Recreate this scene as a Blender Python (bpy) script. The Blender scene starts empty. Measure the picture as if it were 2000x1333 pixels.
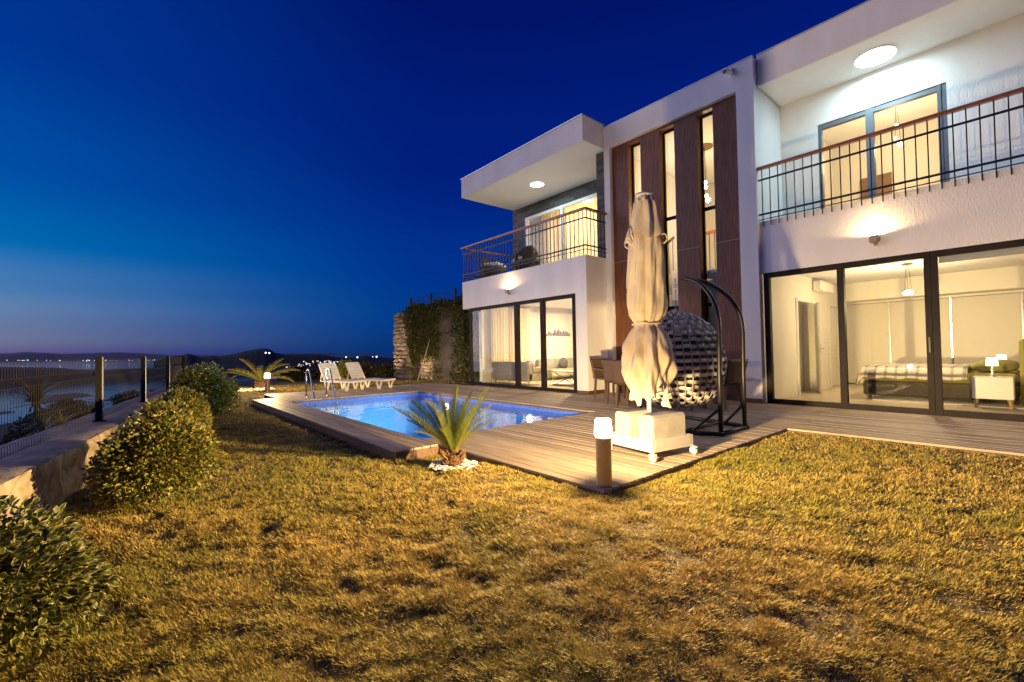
import bpy, math, random
import numpy as np
from mathutils import Vector, Matrix
R = math.radians
random.seed(7); RNG = np.random.default_rng(11)
S = bpy.context.scene
COL = S.collection

# ---------------------------------------------------------------- camera
CAM_H = 1.1
F_PX, YAW, PIT, ROL = 876.947, 0.7012064, 0.0209936, -0.018295
fw = Vector((-math.cos(YAW)*math.cos(PIT), math.sin(YAW)*math.cos(PIT), math.sin(PIT)))
rt0 = fw.cross(Vector((0, 0, 1))).normalized(); up0 = rt0.cross(fw)
rt = rt0*math.cos(ROL) + up0*math.sin(ROL); up = up0*math.cos(ROL) - rt0*math.sin(ROL)
cam = bpy.data.objects.new('camera', bpy.data.cameras.new('camera')); COL.objects.link(cam)
cam.matrix_world = Matrix(((rt.x, up.x, -fw.x, 0), (rt.y, up.y, -fw.y, 0), (rt.z, up.z, -fw.z, CAM_H), (0, 0, 0, 1)))
cam.data.sensor_width = 36; cam.data.lens = F_PX/2000*36
cam.data.clip_start = 0.05; cam.data.clip_end = 80000
S.camera = cam

# ---------------------------------------------------------------- sky: dusk, afterglow out of frame to the left
W = bpy.data.worlds.new('World'); S.world = W; W.use_nodes = True
nt = W.node_tree; nt.nodes.clear()
def wn(t, **k):
    n = nt.nodes.new(t)
    for a, b in k.items(): setattr(n, a, b)
    return n
tc = wn('ShaderNodeTexCoord'); sep = wn('ShaderNodeSeparateXYZ'); nt.links.new(tc.outputs['Generated'], sep.inputs[0])
def wmath(op, a, b=None, c=None):
    n = wn('ShaderNodeMath', operation=op)
    for i, v in enumerate((a, b, c)):
        if v is None: continue
        if isinstance(v, (int, float)): n.inputs[i].default_value = v
        else: nt.links.new(v, n.inputs[i])
    return n.outputs[0]
SUNSET = (-0.80, -0.60)
el = wmath('MULTIPLY', wmath('ARCSINE', sep.outputs[2]), 2/math.pi)      # 0 horizon .. 1 zenith
hl = wmath('SQRT', wmath('ADD', wmath('MULTIPLY', sep.outputs[0], sep.outputs[0]), wmath('ADD', wmath('MULTIPLY', sep.outputs[1], sep.outputs[1]), 1e-6)))
dt = wmath('DIVIDE', wmath('ADD', wmath('MULTIPLY', sep.outputs[0], SUNSET[0]), wmath('MULTIPLY', sep.outputs[1], SUNSET[1])), hl)
azn = wn('ShaderNodeMapRange'); azn.clamp = True; azn.inputs[1].default_value = .34; azn.inputs[2].default_value = .98; nt.links.new(dt, azn.inputs[0]); az = wmath('POWER', azn.outputs[0], 1.9)
def ramp(stops):
    n = wn('ShaderNodeValToRGB'); n.color_ramp.interpolation = 'EASE'
    e = n.color_ramp.elements
    while len(e) < len(stops): e.new(0.5)
    for i, (p, c) in enumerate(stops): e[i].position = p; e[i].color = (*c, 1)
    nt.links.new(el, n.inputs[0]); return n.outputs[0]
glow = ramp([(0, (0, .055, .22)), (.025, (0, .10, .30)), (.065, (0, .165, .43)), (.10, (0, .185, .50)), (.19, (0, .095, .42)), (.30, (0, .045, .32)), (.6, (0, .013, .156)), (1, (0, .007, .08))])
dark = ramp([(0, (.001, .032, .17)), (.05, (0, .042, .25)), (.12, (0, .030, .26)), (.25, (0, .013, .195)), (.5, (0, .005, .114)), (1, (0, .003, .06))])
mx = wn('ShaderNodeMixRGB'); nt.links.new(az, mx.inputs[0]); nt.links.new(dark, mx.inputs[1]); nt.links.new(glow, mx.inputs[2])
band = ramp([(0, (.17, .02, .02)), (.018, (.27, .17, .08)), (.045, (.22, .18, .11)), (.075, (.10, .10, .09)), (.115, (0, 0, 0)), (1, (0, 0, 0))])
az3 = wmath('POWER', azn.outputs[0], 3.4)
bm = wn('ShaderNodeMixRGB', blend_type='ADD'); nt.links.new(az3, bm.inputs[0]); nt.links.new(mx.outputs[0], bm.inputs[1]); nt.links.new(band, bm.inputs[2]); mx = bm
bg = wn('ShaderNodeBackground'); bg.inputs[1].default_value = 1.0
out = wn('ShaderNodeOutputWorld'); nt.links.new(mx.outputs[0], bg.inputs[0]); nt.links.new(bg.outputs[0], out.inputs[0])
# last light of the sun that has just set, wide and weak
sun = bpy.data.objects.new('sun', bpy.data.lights.new('sun', 'SUN')); COL.objects.link(sun)
sun.data.energy = 1.05; sun.data.angle = R(50); sun.data.color = (.86, .75, 1.0)
sd = Vector((-SUNSET[0], -SUNSET[1], -math.tan(R(14)))).normalized()
sun.rotation_euler = sd.to_track_quat('-Z', 'Y').to_euler(); sun.location = (-30, -20, 20)
S.view_settings.view_transform = 'Standard'; S.view_settings.look = 'None'
S.view_settings.exposure = 0; S.view_settings.gamma = 1; S.view_settings.use_curve_mapping = False
S.cycles.use_denoising = True
try: S.cycles.denoiser = 'OPENIMAGEDENOISE'
except Exception: pass
S.cycles.max_bounces = 7; S.cycles.diffuse_bounces = 4; S.cycles.glossy_bounces = 3; S.cycles.transmission_bounces = 4
S.cycles.transparent_max_bounces = 16; S.cycles.caustics_reflective = False; S.cycles.caustics_refractive = False
S.cycles.sample_clamp_indirect = 6
S.cycles.use_light_tree = True

# ---------------------------------------------------------------- helpers
ROOT = {}
def tag(o, label=None, cat=None, group=None, kind=None):
    if label: o['label'] = label
    if cat: o['category'] = cat
    if group: o['group'] = group
    if kind: o['kind'] = kind
    return o
def thing(name, label, cat, loc=(0, 0, 0), group=None, rz=0):
    o = bpy.data.objects.new(name, None); COL.objects.link(o); o.location = loc; o.rotation_euler[2] = rz
    o.empty_display_size = .2
    return tag(o, label, cat, group)
def origin(p):
    v = Vector((0, 0, 0))
    while p is not None: v = v + p.location; p = p.parent
    return v
def link(name, me, m=None, parent=None):
    o = bpy.data.objects.new(name, me); COL.objects.link(o)
    if m is not None and not len(me.materials):
        for q in (m if isinstance(m, (list, tuple)) else [m]): me.materials.append(q)
    if parent is not None: o.parent = parent
    return o
class MB:
    def __init__(s): s.v = []; s.f = []; s.mi = []; s.cur = 0
    def add(s, vs, fs):
        b = len(s.v); s.v += [tuple(x) for x in vs]; s.f += [tuple(b+i for i in f) for f in fs]; s.mi += [s.cur]*len(fs); return s
    def box(s, x0, x1, y0, y1, z0, z1, bev=0):
        if bev:
            b = min(bev, (x1-x0)*.45, (y1-y0)*.45, (z1-z0)*.45); vs = []; 
            for (z, i) in ((z0, b), (z0+b, 0), (z1-b, 0), (z1, b)):
                a = [(x0+i+ (b if i == 0 else 0), y0+i), (x1-i-(b if i == 0 else 0), y0+i), (x1-i, y0+i+(b if i == 0 else 0)), (x1-i, y1-i-(b if i == 0 else 0)), (x1-i-(b if i == 0 else 0), y1-i), (x0+i+(b if i == 0 else 0), y1-i), (x0+i, y1-i-(b if i == 0 else 0)), (x0+i, y0+i+(b if i == 0 else 0))]
                vs += [(p[0], p[1], z) for p in a]
            fs = [tuple(range(7, -1, -1)), tuple(range(24, 32))]
            for k in range(3):
                for j in range(8): fs.append((k*8+j, k*8+(j+1) % 8, k*8+8+(j+1) % 8, k*8+8+j))
            return s.add(vs, fs)
        return s.add([(x0, y0, z0), (x1, y0, z0), (x1, y1, z0), (x0, y1, z0), (x0, y0, z1), (x1, y0, z1), (x1, y1, z1), (x0, y1, z1)],
                     [(3, 2, 1, 0), (4, 5, 6, 7), (0, 1, 5, 4), (1, 2, 6, 5), (2, 3, 7, 6), (3, 0, 4, 7)])
    def bar(s, a, b, w, h=None, upv=(0, 0, 1)):
        h = h or w; a = Vector(a); b = Vector(b); d = (b-a).normalized(); u = Vector(upv)
        if abs(d.dot(u)) > .98: u = Vector((1, 0, 0))
        x = d.cross(u).normalized(); y = x.cross(d)
        c = [x*sx*w/2 + y*sy*h/2 for sx, sy in ((-1, -1), (1, -1), (1, 1), (-1, 1))]
        return s.add([a+q for q in c]+[b+q for q in c], [(3, 2, 1, 0), (4, 5, 6, 7), (0, 1, 5, 4), (1, 2, 6, 5), (2, 3, 7, 6), (3, 0, 4, 7)])
    def tube(s, pts, r, n=8, cap=True):
        pts = [Vector(p) for p in pts]; rs = r if isinstance(r, (list, tuple)) else [r]*len(pts)
        vs = []; ref = None
        for i, p in enumerate(pts):
            d = (pts[min(i+1, len(pts)-1)] - pts[max(i-1, 0)]).normalized()
            if ref is None: ref = Vector((0, 0, 1)) if abs(d.z) < .9 else Vector((1, 0, 0))
            x = d.cross(ref).normalized(); y = x.cross(d); ref = y
            vs += [p + (x*math.cos(t*2*math.pi/n) + y*math.sin(t*2*math.pi/n))*rs[i] for t in range(n)]
        fs = [(i*n+j, i*n+(j+1) % n, i*n+n+(j+1) % n, i*n+n+j) for i in range(len(pts)-1) for j in range(n)]
        if cap: fs += [tuple(range(n-1, -1, -1)), tuple((len(pts)-1)*n+j for j in range(n))]
        return s.add(vs, fs)
    def lathe(s, prof, cx=0, cy=0, n=24, cap=True):
        vs = [(cx+r*math.cos(2*math.pi*j/n), cy+r*math.sin(2*math.pi*j/n), z) for r, z in prof for j in range(n)]
        fs = [(i*n+j, i*n+(j+1) % n, i*n+n+(j+1) % n, i*n+n+j) for i in range(len(prof)-1) for j in range(n)]
        if cap: fs += [tuple(range(n-1, -1, -1)), tuple((len(prof)-1)*n+j for j in range(n))]
        return s.add(vs, fs)
    def ball(s, c, r, n=10, m=6, sz=1):
        return s.lathe([(max(1e-4, r*math.sin(math.pi*i/m)), c[2]-r*sz*math.cos(math.pi*i/m)) for i in range(m+1)], c[0], c[1], n, False)
    def grid(s, fn, nu, nv, closed_u=False):
        vs = [fn(i, j) for j in range(nv) for i in range(nu)]
        fs = [(j*nu+i, j*nu+(i+1) % nu, (j+1)*nu+(i+1) % nu, (j+1)*nu+i) for j in range(nv-1) for i in range(nu if closed_u else nu-1)]
        return s.add(vs, fs)
    def mesh(s, name, off=None, smooth=False):
        me = bpy.data.meshes.new(name); o = off or Vector((0, 0, 0))
        me.from_pydata([(v[0]-o.x, v[1]-o.y, v[2]-o.z) for v in s.v], [], s.f)
        if any(s.mi): me.polygons.foreach_set('material_index', s.mi)
        if smooth: me.polygons.foreach_set('use_smooth', [True]*len(s.f))
        me.update(); return me
    def build(s, name, m, parent=None, smooth=False, local=False):
        return link(name, s.mesh(name, None if local or parent is None else origin(parent), smooth), m, parent)
def npmesh(name, V, F, cols=None, smooth=False):
    """V (n,3), F (m,k) all same k"""
    me = bpy.data.meshes.new(name); V = np.asarray(V, dtype=np.float32); F = np.asarray(F, dtype=np.int32); k = F.shape[1]
    me.vertices.add(len(V)); me.vertices.foreach_set('co', V.ravel())
    me.loops.add(F.size); me.loops.foreach_set('vertex_index', F.ravel())
    me.polygons.add(len(F)); me.polygons.foreach_set('loop_start', np.arange(0, F.size, k, dtype=np.int32))
    if smooth: me.polygons.foreach_set('use_smooth', np.ones(len(F), dtype=bool))
    me.update(calc_edges=True)
    if cols is not None:
        a = me.attributes.new('Col', 'FLOAT_COLOR', 'POINT')
        c = np.ones((len(V), 4), dtype=np.float32); c[:, :3] = cols; a.data.foreach_set('color', c.ravel())
    return me
def copy_tree(o, parent=None):
    c = o.copy(); COL.objects.link(c)
    if parent is not None: c.parent = parent
    for ch in list(o.children): copy_tree(ch, c)
    return c

# ---------------------------------------------------------------- materials
MATS = {}
def mat(name, col=(.8, .8, .8), rough=.6, metal=0, bump=0, bscale=20, var=0, vscale=3, col2=None, spec=.5, stretch=None, rand=0, emit=None, estr=0, detail=4, coat=0):
    if name in MATS: return MATS[name]
    m = bpy.data.materials.new(name); m.use_nodes = True; n = m.node_tree.nodes; l = m.node_tree.links
    b = n['Principled BSDF']; b.inputs['Base Color'].default_value = (*col, 1); b.inputs['Roughness'].default_value = rough
    b.inputs['Metallic'].default_value = metal; b.inputs['Specular IOR Level'].default_value = spec
    if coat: b.inputs['Coat Weight'].default_value = coat
    if emit: b.inputs['Emission Color'].default_value = (*emit, 1); b.inputs['Emission Strength'].default_value = estr
    if var or bump or rand:
        t = n.new('ShaderNodeTexCoord'); mp = n.new('ShaderNodeMapping'); l.new(t.outputs['Object'], mp.inputs[0])
        if stretch: mp.inputs['Scale'].default_value = stretch
        vec = mp.outputs[0]
        if rand:
            oi = n.new('ShaderNodeObjectInfo'); ad = n.new('ShaderNodeVectorMath'); ad.operation = 'MULTIPLY_ADD'
            cb = n.new('ShaderNodeCombineXYZ'); 
            for i in range(3): l.new(oi.outputs['Random'], cb.inputs[i])
            l.new(cb.outputs[0], ad.inputs[0]); ad.inputs[1].default_value = (37, 53, 71); l.new(vec, ad.inputs[2]); vec = ad.outputs[0]
        src = None
        if var:
            tx = n.new('ShaderNodeTexNoise'); tx.inputs['Scale'].default_value = vscale; tx.inputs['Detail'].default_value = detail; l.new(vec, tx.inputs[0])
            rp = n.new('ShaderNodeValToRGB'); c2 = col2 or tuple(c*(1-var) for c in col)
            rp.color_ramp.elements[0].position = .35; rp.color_ramp.elements[1].position = .65
            rp.color_ramp.elements[0].color = (*c2, 1); rp.color_ramp.elements[1].color = (*col, 1); l.new(tx.outputs[0], rp.inputs[0]); src = rp.outputs[0]
        if rand:
            hs = n.new('ShaderNodeHueSaturation'); mr = n.new('ShaderNodeMapRange'); l.new(oi.outputs['Random'], mr.inputs[0])
            mr.inputs[3].default_value = 1-rand; mr.inputs[4].default_value = 1+rand; l.new(mr.outputs[0], hs.inputs['Value'])
            if src: l.new(src, hs.inputs['Color'])
            else: hs.inputs['Color'].default_value = (*col, 1)
            src = hs.outputs[0]
        if src: l.new(src, b.inputs['Base Color'])
        if bump:
            tb = n.new('ShaderNodeTexNoise'); tb.inputs['Scale'].default_value = bscale; tb.inputs['Detail'].default_value = 5; l.new(vec, tb.inputs[0])
            bp = n.new('ShaderNodeBump'); bp.inputs['Strength'].default_value = 1; bp.inputs['Distance'].default_value = bump
            l.new(tb.outputs[0], bp.inputs['Height']); l.new(bp.outputs[0], b.inputs['Normal'])
    MATS[name] = m; return m
def leafmat(name, rough=.45, trans=.25):
    m = bpy.data.materials.new(name); m.use_nodes = True; n = m.node_tree.nodes; l = m.node_tree.links
    b = n['Principled BSDF']; b.inputs['Roughness'].default_value = rough; b.inputs['Specular IOR Level'].default_value = .35
    a = n.new('ShaderNodeAttribute'); a.attribute_name = 'Col'; l.new(a.outputs['Color'], b.inputs['Base Color'])
    t = n.new('ShaderNodeBsdfTranslucent'); l.new(a.outputs['Color'], t.inputs[0])
    mxs = n.new('ShaderNodeMixShader'); mxs.inputs[0].default_value = trans; l.new(b.outputs[0], mxs.inputs[1]); l.new(t.outputs[0], mxs.inputs[2])
    l.new(mxs.outputs[0], n['Material Output'].inputs[0]); MATS[name] = m; return m
def glassmat(name, tint=(.94, .96, .95), ior=1.5, bump=0, bscale=6, boost=1.0):
    m = bpy.data.materials.new(name); m.use_nodes = True; n = m.node_tree.nodes; l = m.node_tree.links; n.remove(n['Principled BSDF'])
    tr = n.new('ShaderNodeBsdfTransparent'); tr.inputs[0].default_value = (*tint, 1)
    gl = n.new('ShaderNodeBsdfGlossy'); gl.inputs['Roughness'].default_value = .0
    f0 = ((ior-1)/(ior+1))**2; fr = n.new('ShaderNodeLayerWeight'); fr.inputs[0].default_value = .5
    pw = n.new('ShaderNodeMath'); pw.operation = 'POWER'; pw.inputs[1].default_value = 5; l.new(fr.outputs['Facing'], pw.inputs[0])
    mu = n.new('ShaderNodeMath'); mu.operation = 'MULTIPLY_ADD'; mu.use_clamp = True; mu.inputs[1].default_value = (1-f0)*boost; mu.inputs[2].default_value = f0*boost; l.new(pw.outputs[0], mu.inputs[0])
    mxs = n.new('ShaderNodeMixShader'); l.new(mu.outputs[0], mxs.inputs[0]); l.new(tr.outputs[0], mxs.inputs[1]); l.new(gl.outputs[0], mxs.inputs[2])
    if bump:
        t = n.new('ShaderNodeTexCoord'); tb = n.new('ShaderNodeTexNoise'); tb.inputs['Scale'].default_value = bscale; tb.inputs['Detail'].default_value = 2; l.new(t.outputs['Object'], tb.inputs[0])
        bp = n.new('ShaderNodeBump'); bp.inputs['Distance'].default_value = bump; l.new(tb.outputs[0], bp.inputs['Height'])
        l.new(bp.outputs[0], gl.inputs['Normal']); l.new(bp.outputs[0], fr.inputs['Normal'])
    l.new(mxs.outputs[0], n['Material Output'].inputs[0]); MATS[name] = m; return m
def emitmat(name, col, s):
    m = bpy.data.materials.new(name); m.use_nodes = True; n = m.node_tree.nodes; n.remove(n['Principled BSDF'])
    e = n.new('ShaderNodeEmission'); e.inputs[0].default_value = (*col, 1); e.inputs[1].default_value = s
    m.node_tree.links.new(e.outputs[0], n['Material Output'].inputs[0]); MATS[name] = m; return m
def soft_falloff(o, smooth, profile=None):
    d = o.data; d.use_nodes = True; n = d.node_tree.nodes; l = d.node_tree.links; e = n['Emission']
    f = n.new('ShaderNodeLightFalloff'); f.inputs[0].default_value = 1; f.inputs[1].default_value = smooth; 
    if profile:                                          # photometric profile over elevation, like an IES file
        t = n.new('ShaderNodeTexCoord'); s = n.new('ShaderNodeSeparateXYZ'); l.new(t.outputs['Normal'], s.inputs[0]); r = n.new('ShaderNodeValToRGB')
        m = n.new('ShaderNodeMath'); m.operation = 'MULTIPLY_ADD'; m.inputs[1].default_value = .5; m.inputs[2].default_value = .5; l.new(s.outputs[2], m.inputs[0]); l.new(m.outputs[0], r.inputs[0])
        el_ = r.color_ramp.elements
        while len(el_) < len(profile): el_.new(.5)
        for i, (z, v) in enumerate(profile): el_[i].position = z*.5+.5; el_[i].color = (v, v, v, 1)
        g = n.new('ShaderNodeMath'); g.operation = 'MULTIPLY'; l.new(f.outputs['Quadratic'], g.inputs[0]); l.new(r.outputs[0], g.inputs[1]); l.new(g.outputs[0], e.inputs['Strength'])
    else: l.new(f.outputs['Quadratic'], e.inputs['Strength'])
def opalmat(name, col, s, t=.85):
    m = bpy.data.materials.new(name); m.use_nodes = True; n = m.node_tree.nodes; l = m.node_tree.links; n.remove(n['Principled BSDF'])
    e = n.new('ShaderNodeEmission'); e.inputs[0].default_value = (*col, 1); e.inputs[1].default_value = s; tr = n.new('ShaderNodeBsdfTransparent'); tr.inputs[0].default_value = (t, t, t, 1)
    a = n.new('ShaderNodeAddShader'); l.new(e.outputs[0], a.inputs[0]); l.new(tr.outputs[0], a.inputs[1]); l.new(a.outputs[0], n['Material Output'].inputs[0]); m.cycles.emission_sampling = 'NONE'; MATS[name] = m; return m
def lamp(name, kind, loc, power, col, parent=None, **k):
    d = bpy.data.lights.new(name, kind); d.energy = power; d.color = col
    tgt = k.pop('target', None)
    for a, b in k.items(): setattr(d, a, b)
    o = bpy.data.objects.new(name, d); COL.objects.link(o)
    o.location = Vector(loc) - (origin(parent) if parent else Vector((0, 0, 0)))
    if parent: o.parent = parent
    if tgt: o.rotation_euler = (Vector(tgt)-Vector(loc)).to_track_quat('-Z', 'Y').to_euler()
    return o
WARM = (1.0, .66, .31); ROOM = (1.0, .71, .38); WARM2 = (1.0, .62, .26); COOL = (.64, .90, 1.0)
white = mat('white_render', (.79, .78, .77), .75, bump=.003, bscale=60, var=.10, vscale=1.6, stretch=(1.4, 1.4, .35))
stucco = mat('rough_stucco', (.80, .78, .75), .8, bump=.007, bscale=36, stretch=(1.5, 1.5, .6), var=.07, vscale=1.2)
ceilm = mat('soffit_paint', (.78, .78, .77), .8, bump=.004, bscale=45)
inwall = mat('interior_paint', (.76, .72, .64), .8, var=.03, vscale=.6)
infloor = mat('interior_floor', (.55, .46, .34), .35, var=.12, vscale=2, stretch=(1, 5, 1))
alu = mat('anthracite_aluminium', (.026, .020, .018), .6, var=.25, vscale=4, spec=.12)
black = mat('black_metal', (.015, .015, .017), .42, metal=.4)
handwood = mat('handrail_wood', (.30, .095, .03), .35, var=.4, vscale=6, stretch=(1, 8, 8), coat=.2)
glass = glassmat('window_glass')
stone = None
# ================================================================ LARGE STRUCTURE
def pix_dir(x, y):
    d = fw + rt*((x-1000)/F_PX) - up*((y-666.5)/F_PX); return d
def polar(x, y, D):
    d = pix_dir(x, y); h = math.hypot(d.x, d.y); return Vector((d.x/h*D, d.y/h*D, CAM_H + d.z/h*D))
SEA = -78.0
def snoise(x, y, s=1.0, seed=0):
    v = 0
    for k, (fx, fy, a) in enumerate(((1, .7, 1), (-1.9, 1.3, .6), (2.9, 3.7, .35), (-6.1, 5.3, .2), (11, -9, .12))):
        v = v + a*np.sin(x*s*fx + y*s*fy*.9 + seed*1.7 + k*2.1)*np.cos(y*s*fx*.8 - x*s*fy + seed + k)
    return v
_LAT = np.random.default_rng(123).random((256, 256))*2-1
def vnoise(x, y, freq, seed=0, octs=3):
    v = 0; a = 1.0; tot = 0
    for o in range(octs):
        X = x*freq + seed*17.3 + o*5.1; Y = y*freq + seed*9.7 + o*3.7; c, s = math.cos(o+seed), math.sin(o+seed); X, Y = X*c-Y*s, X*s+Y*c
        xi = np.floor(X).astype(int); yi = np.floor(Y).astype(int); fx = X-xi; fy = Y-yi; fx = fx*fx*(3-2*fx); fy = fy*fy*(3-2*fy)
        g = lambda i, j: _LAT[(xi+i) % 256, (yi+j) % 256]
        v = v + a*((g(0, 0)*(1-fx)+g(1, 0)*fx)*(1-fy) + (g(0, 1)*(1-fx)+g(1, 1)*fx)*fy); tot += a; a *= .55; freq *= 2.1
    return v/tot*1.6
def smooth(a, b, x): t = np.clip((x-a)/(b-a), 0, 1); return t*t*(3-2*t)
# garden wall line: passes FP0, direction FD, inward normal FN
FP0 = np.array([-7.747, -.327]); FD = np.array([-.9842, .177]); FN = np.array([.177, .9842])
def wall_s(x, y): return (x-FP0[0])*FN[0] + (y-FP0[1])*FN[1]       # + = garden side
def lawn_z(x, y):
    z = -.12 + .075*smooth(-4.6, -3.3, x)*smooth(.5, 2.5, y) + .05*smooth(-13, -16, x)
    return z
def lawn_bump(x, y):
    return .012*vnoise(x, y, 1.1, 3) + .0105*vnoise(x, y, 6.5, 5)

soil = mat('lawn_soil', (.15, .105, .045), .95, bump=.012, bscale=70, var=.5, vscale=14, col2=(.06, .045, .02))
def near_deck(x, y, m=0):
    a = (x > -12.69+m) & (x < -4.69-m) & (y > 2.24+m) & (y < 3+m)
    b = (x > -14.1+m) & (x < -2.23-m) & (y > 2.79+m) & (y < 9.3)
    c = (x > -14.1+m) & (x < 4) & (y > 6.64+m)
    c2 = c & (x < 3.2)
    return a | b | (c2 & (x > -12.2)) | ((x > -14.6+m) & (x < -12) & (y > 2.79+m) & (y < 8.36-m))
xs = np.concatenate([np.linspace(-24, -9, 100)[:-1], np.linspace(-9, 3, 380)]); ys = np.concatenate([np.linspace(-4, 3, 240)[:-1], np.linspace(3, 15, 140)])
GX, GY = np.meshgrid(xs, ys); GZ = lawn_z(GX, GY) + lawn_bump(GX, GY)
nx, ny = len(xs), len(ys); idx = np.arange(nx*ny).reshape(ny, nx)
F = np.stack([idx[:-1, :-1], idx[:-1, 1:], idx[1:, 1:], idx[1:, :-1]], -1).reshape(-1, 4)
cxm = GX.ravel()[F].mean(1); cym = GY.ravel()[F].mean(1)
keep = (wall_s(cxm, cym) > .12) & ~near_deck(cxm, cym, .2) & (cxm > -23.5)
lawn = link('lawn', npmesh('lawn', np.stack([GX, GY, GZ], -1).reshape(-1, 3), F[keep], smooth=True), soil); tag(lawn, kind='structure')

# hillside outside the garden, falling to the sea
rock = mat('hillside_scrub', (.008, .011, .007), .95, bump=.3, bscale=.6, var=.5, vscale=.08)
def terrain_z(x, y):
    D = np.maximum(-wall_s(x, y)-.3, -(x+23.2)); D = np.maximum(D, 0)
    hz = -.25 - 1.2*(1-np.exp(-D/6)) - 78*(1-np.exp(-D/215)) + .15*snoise(x, y, .5)*smooth(0, 6, D) + 1.5*snoise(x, y, .03, 2)*smooth(10, 80, D)
    return hz
V = []; rr = np.concatenate([[3.0, 5, 7, 9, 12, 15, 18, 22, 27], np.geomspace(34, 1500, 40)]); th = np.linspace(0, 2*math.pi, 181)[:-1]
TX = (rr[:, None]*np.cos(th)); TY = (rr[:, None]*np.sin(th)); TZ = terrain_z(TX, TY)
inside = (wall_s(TX, TY) > -.1) & (TX > -23.4); TZ = np.where(inside, -2.6, TZ)
idx = np.arange(TX.size).reshape(TX.shape); F = np.stack([idx[:-1], np.roll(idx[:-1], -1, 1), np.roll(idx[1:], -1, 1), idx[1:]], -1).reshape(-1, 4)
terrain = link('hillside', npmesh('hillside', np.stack([TX, TY, TZ], -1).reshape(-1, 3), F, smooth=True), rock); tag(terrain, kind='structure')
seam = mat('sea_water', (.004, .012, .020), .10, bump=.25, bscale=.05, spec=.5)
rr = np.concatenate([[0.5], np.geomspace(300, 70000, 30)]); SX = rr[:, None]*np.cos(th); SY = rr[:, None]*np.sin(th)
idx = np.arange(SX.size).reshape(SX.shape); F = np.stack([idx[:-1], np.roll(idx[:-1], -1, 1), np.roll(idx[1:], -1, 1), idx[1:]], -1).reshape(-1, 4)
sea = link('sea', npmesh('sea', np.stack([SX, SY, np.full_like(SX, SEA)], -1).reshape(-1, 3), F), seam); tag(sea, kind='structure')
def ridge(name, pts, D, m, depth=.3, rough=.02, n=90, seed=0):
    px = np.linspace(pts[0][0], pts[-1][0], n); py = np.interp(px, [p[0] for p in pts], [p[1] for p in pts])
    rows = [(1-depth, 0), (1-depth*.6, .42), (1-depth*.3, .78), (1, 1), (1+depth*.5, .6), (1+depth, 0)]
    V = []
    for (k, h) in rows:
        for i in range(n):
            p = polar(px[i], py[i], D); q = Vector((p.x*k, p.y*k, 0)); top = p.z - SEA
            j = 1 + rough*float(snoise(np.array(px[i]*.15), np.array(k*9.0), 1, seed))*(6 if h not in (0, 1) else 1)
            V.append((q.x, q.y, SEA - 2 + max(0, (top+2)*h*j)))
    F = [(r*n+i, r*n+i+1, r*n+n+i+1, r*n+n+i) for r in range(len(rows)-1) for i in range(n-1)]
    o = link(name, npmesh(name, V, F, smooth=True), m); tag(o, kind='structure'); return o
hillm = mat('dark_hill', (.005, .0065, .007), .95, var=.4, vscale=.004)
mountm = mat('far_mountain_haze', (.16, .17, .17), .9)  # pale rock tone stands in for the haze over distance
ridge('headland', [(-260, 716), (-100, 716), (0, 717), (60, 717.5), (110, 718.5), (150, 722), (190, 722), (250, 720.5), (300, 719), (350, 714), (420, 712), (520, 716), (640, 724)], 2300, hillm, .16, .01, seed=1)
ridge('hill', [(300, 706), (325, 700), (345, 694.5), (352, 696), (366, 690.5), (380, 694), (392, 697.5), (412, 695), (428, 697), (450, 693), (470, 688.5), (480, 685.5), (492, 684.5), (508, 681.5), (518, 681), (528, 683), (536, 689), (556, 692.5), (600, 691.5), (630, 693), (655, 697.5), (680, 699), (700, 697), (715, 694.5), (735, 697), (770, 700), (820, 700), (1000, 700)], 3600, hillm, .2, .008, 160, seed=4)
ridge('mountain', [(-300, 692), (-150, 689), (-40, 691), (20, 690.5), (45, 688), (90, 689.5), (120, 691.5), (160, 690.5), (230, 688.5), (270, 690), (330, 694), (420, 694), (600, 690), (900, 690)], 26000, mountm, .12, .004, seed=7)

# ---------------------------------------------------------------- deck
woodm = mat('deck_wood', (.42, .335, .25), .62, var=.5, vscale=7, col2=(.27, .205, .145), stretch=(.35, 9, 9), rand=.22, bump=.002, bscale=30)
darkm = mat('substructure_gap_shade', (.03, .02, .014), .9)  # boxes under the boards, coloured dark so the plank gaps look shaded
fasc = mat('deck_fascia_wood', (.15, .085, .045), .6, var=.4, vscale=6, stretch=(.5, 6, 6))
deck = thing('wooden_deck', 'weathered brown plank deck around the swimming pool and along the house', 'deck', (-8, 5, -.1))
MB().box(-14.05, -2.30, 2.86, 2.9, -.30, -.040).box(-14.05, -14.0, 2.9, 8.3, -.3, -.04).box(-11.9, -11.8, 2.9, 6.6, -.3, -.04).box(-4.95, -2.30, 2.9, 8.36, -.16, -.04)\
    .box(-14.0, -11.9, 2.9, 8.36, -.16, -.045).box(-11.8, -4.95, 6.4, 8.36, -.16, -.045).box(-12.6, -4.75, 2.32, 2.72, -.3, -.04).box(-2.30, 3.1, 6.72, 9.25, -.16, -.04).box(-7.1, -2.3, 8.36, 9.18, -.16, -.045)\
    .build('dark_underframe', darkm, deck)
for q in ((-12.69, -4.69, 2.236, 2.262, -.125, -.027), (-4.712, -4.686, 2.264, 2.79, -.125, -.027), (-12.69, -12.665, 2.264, 2.79, -.125, -.027), (-4.68, -2.226, 2.790, 2.812, -.12, -.028), (-2.250, -2.226, 2.814, 6.60, -.12, -.028), (-2.224, 3.1, 6.640, 6.662, -.12, -.028), (-14.1, -14.075, 2.8, 8.3, -.12, -.028)):
    MB().box(*q).build('fascia_board', fasc, deck)
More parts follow.
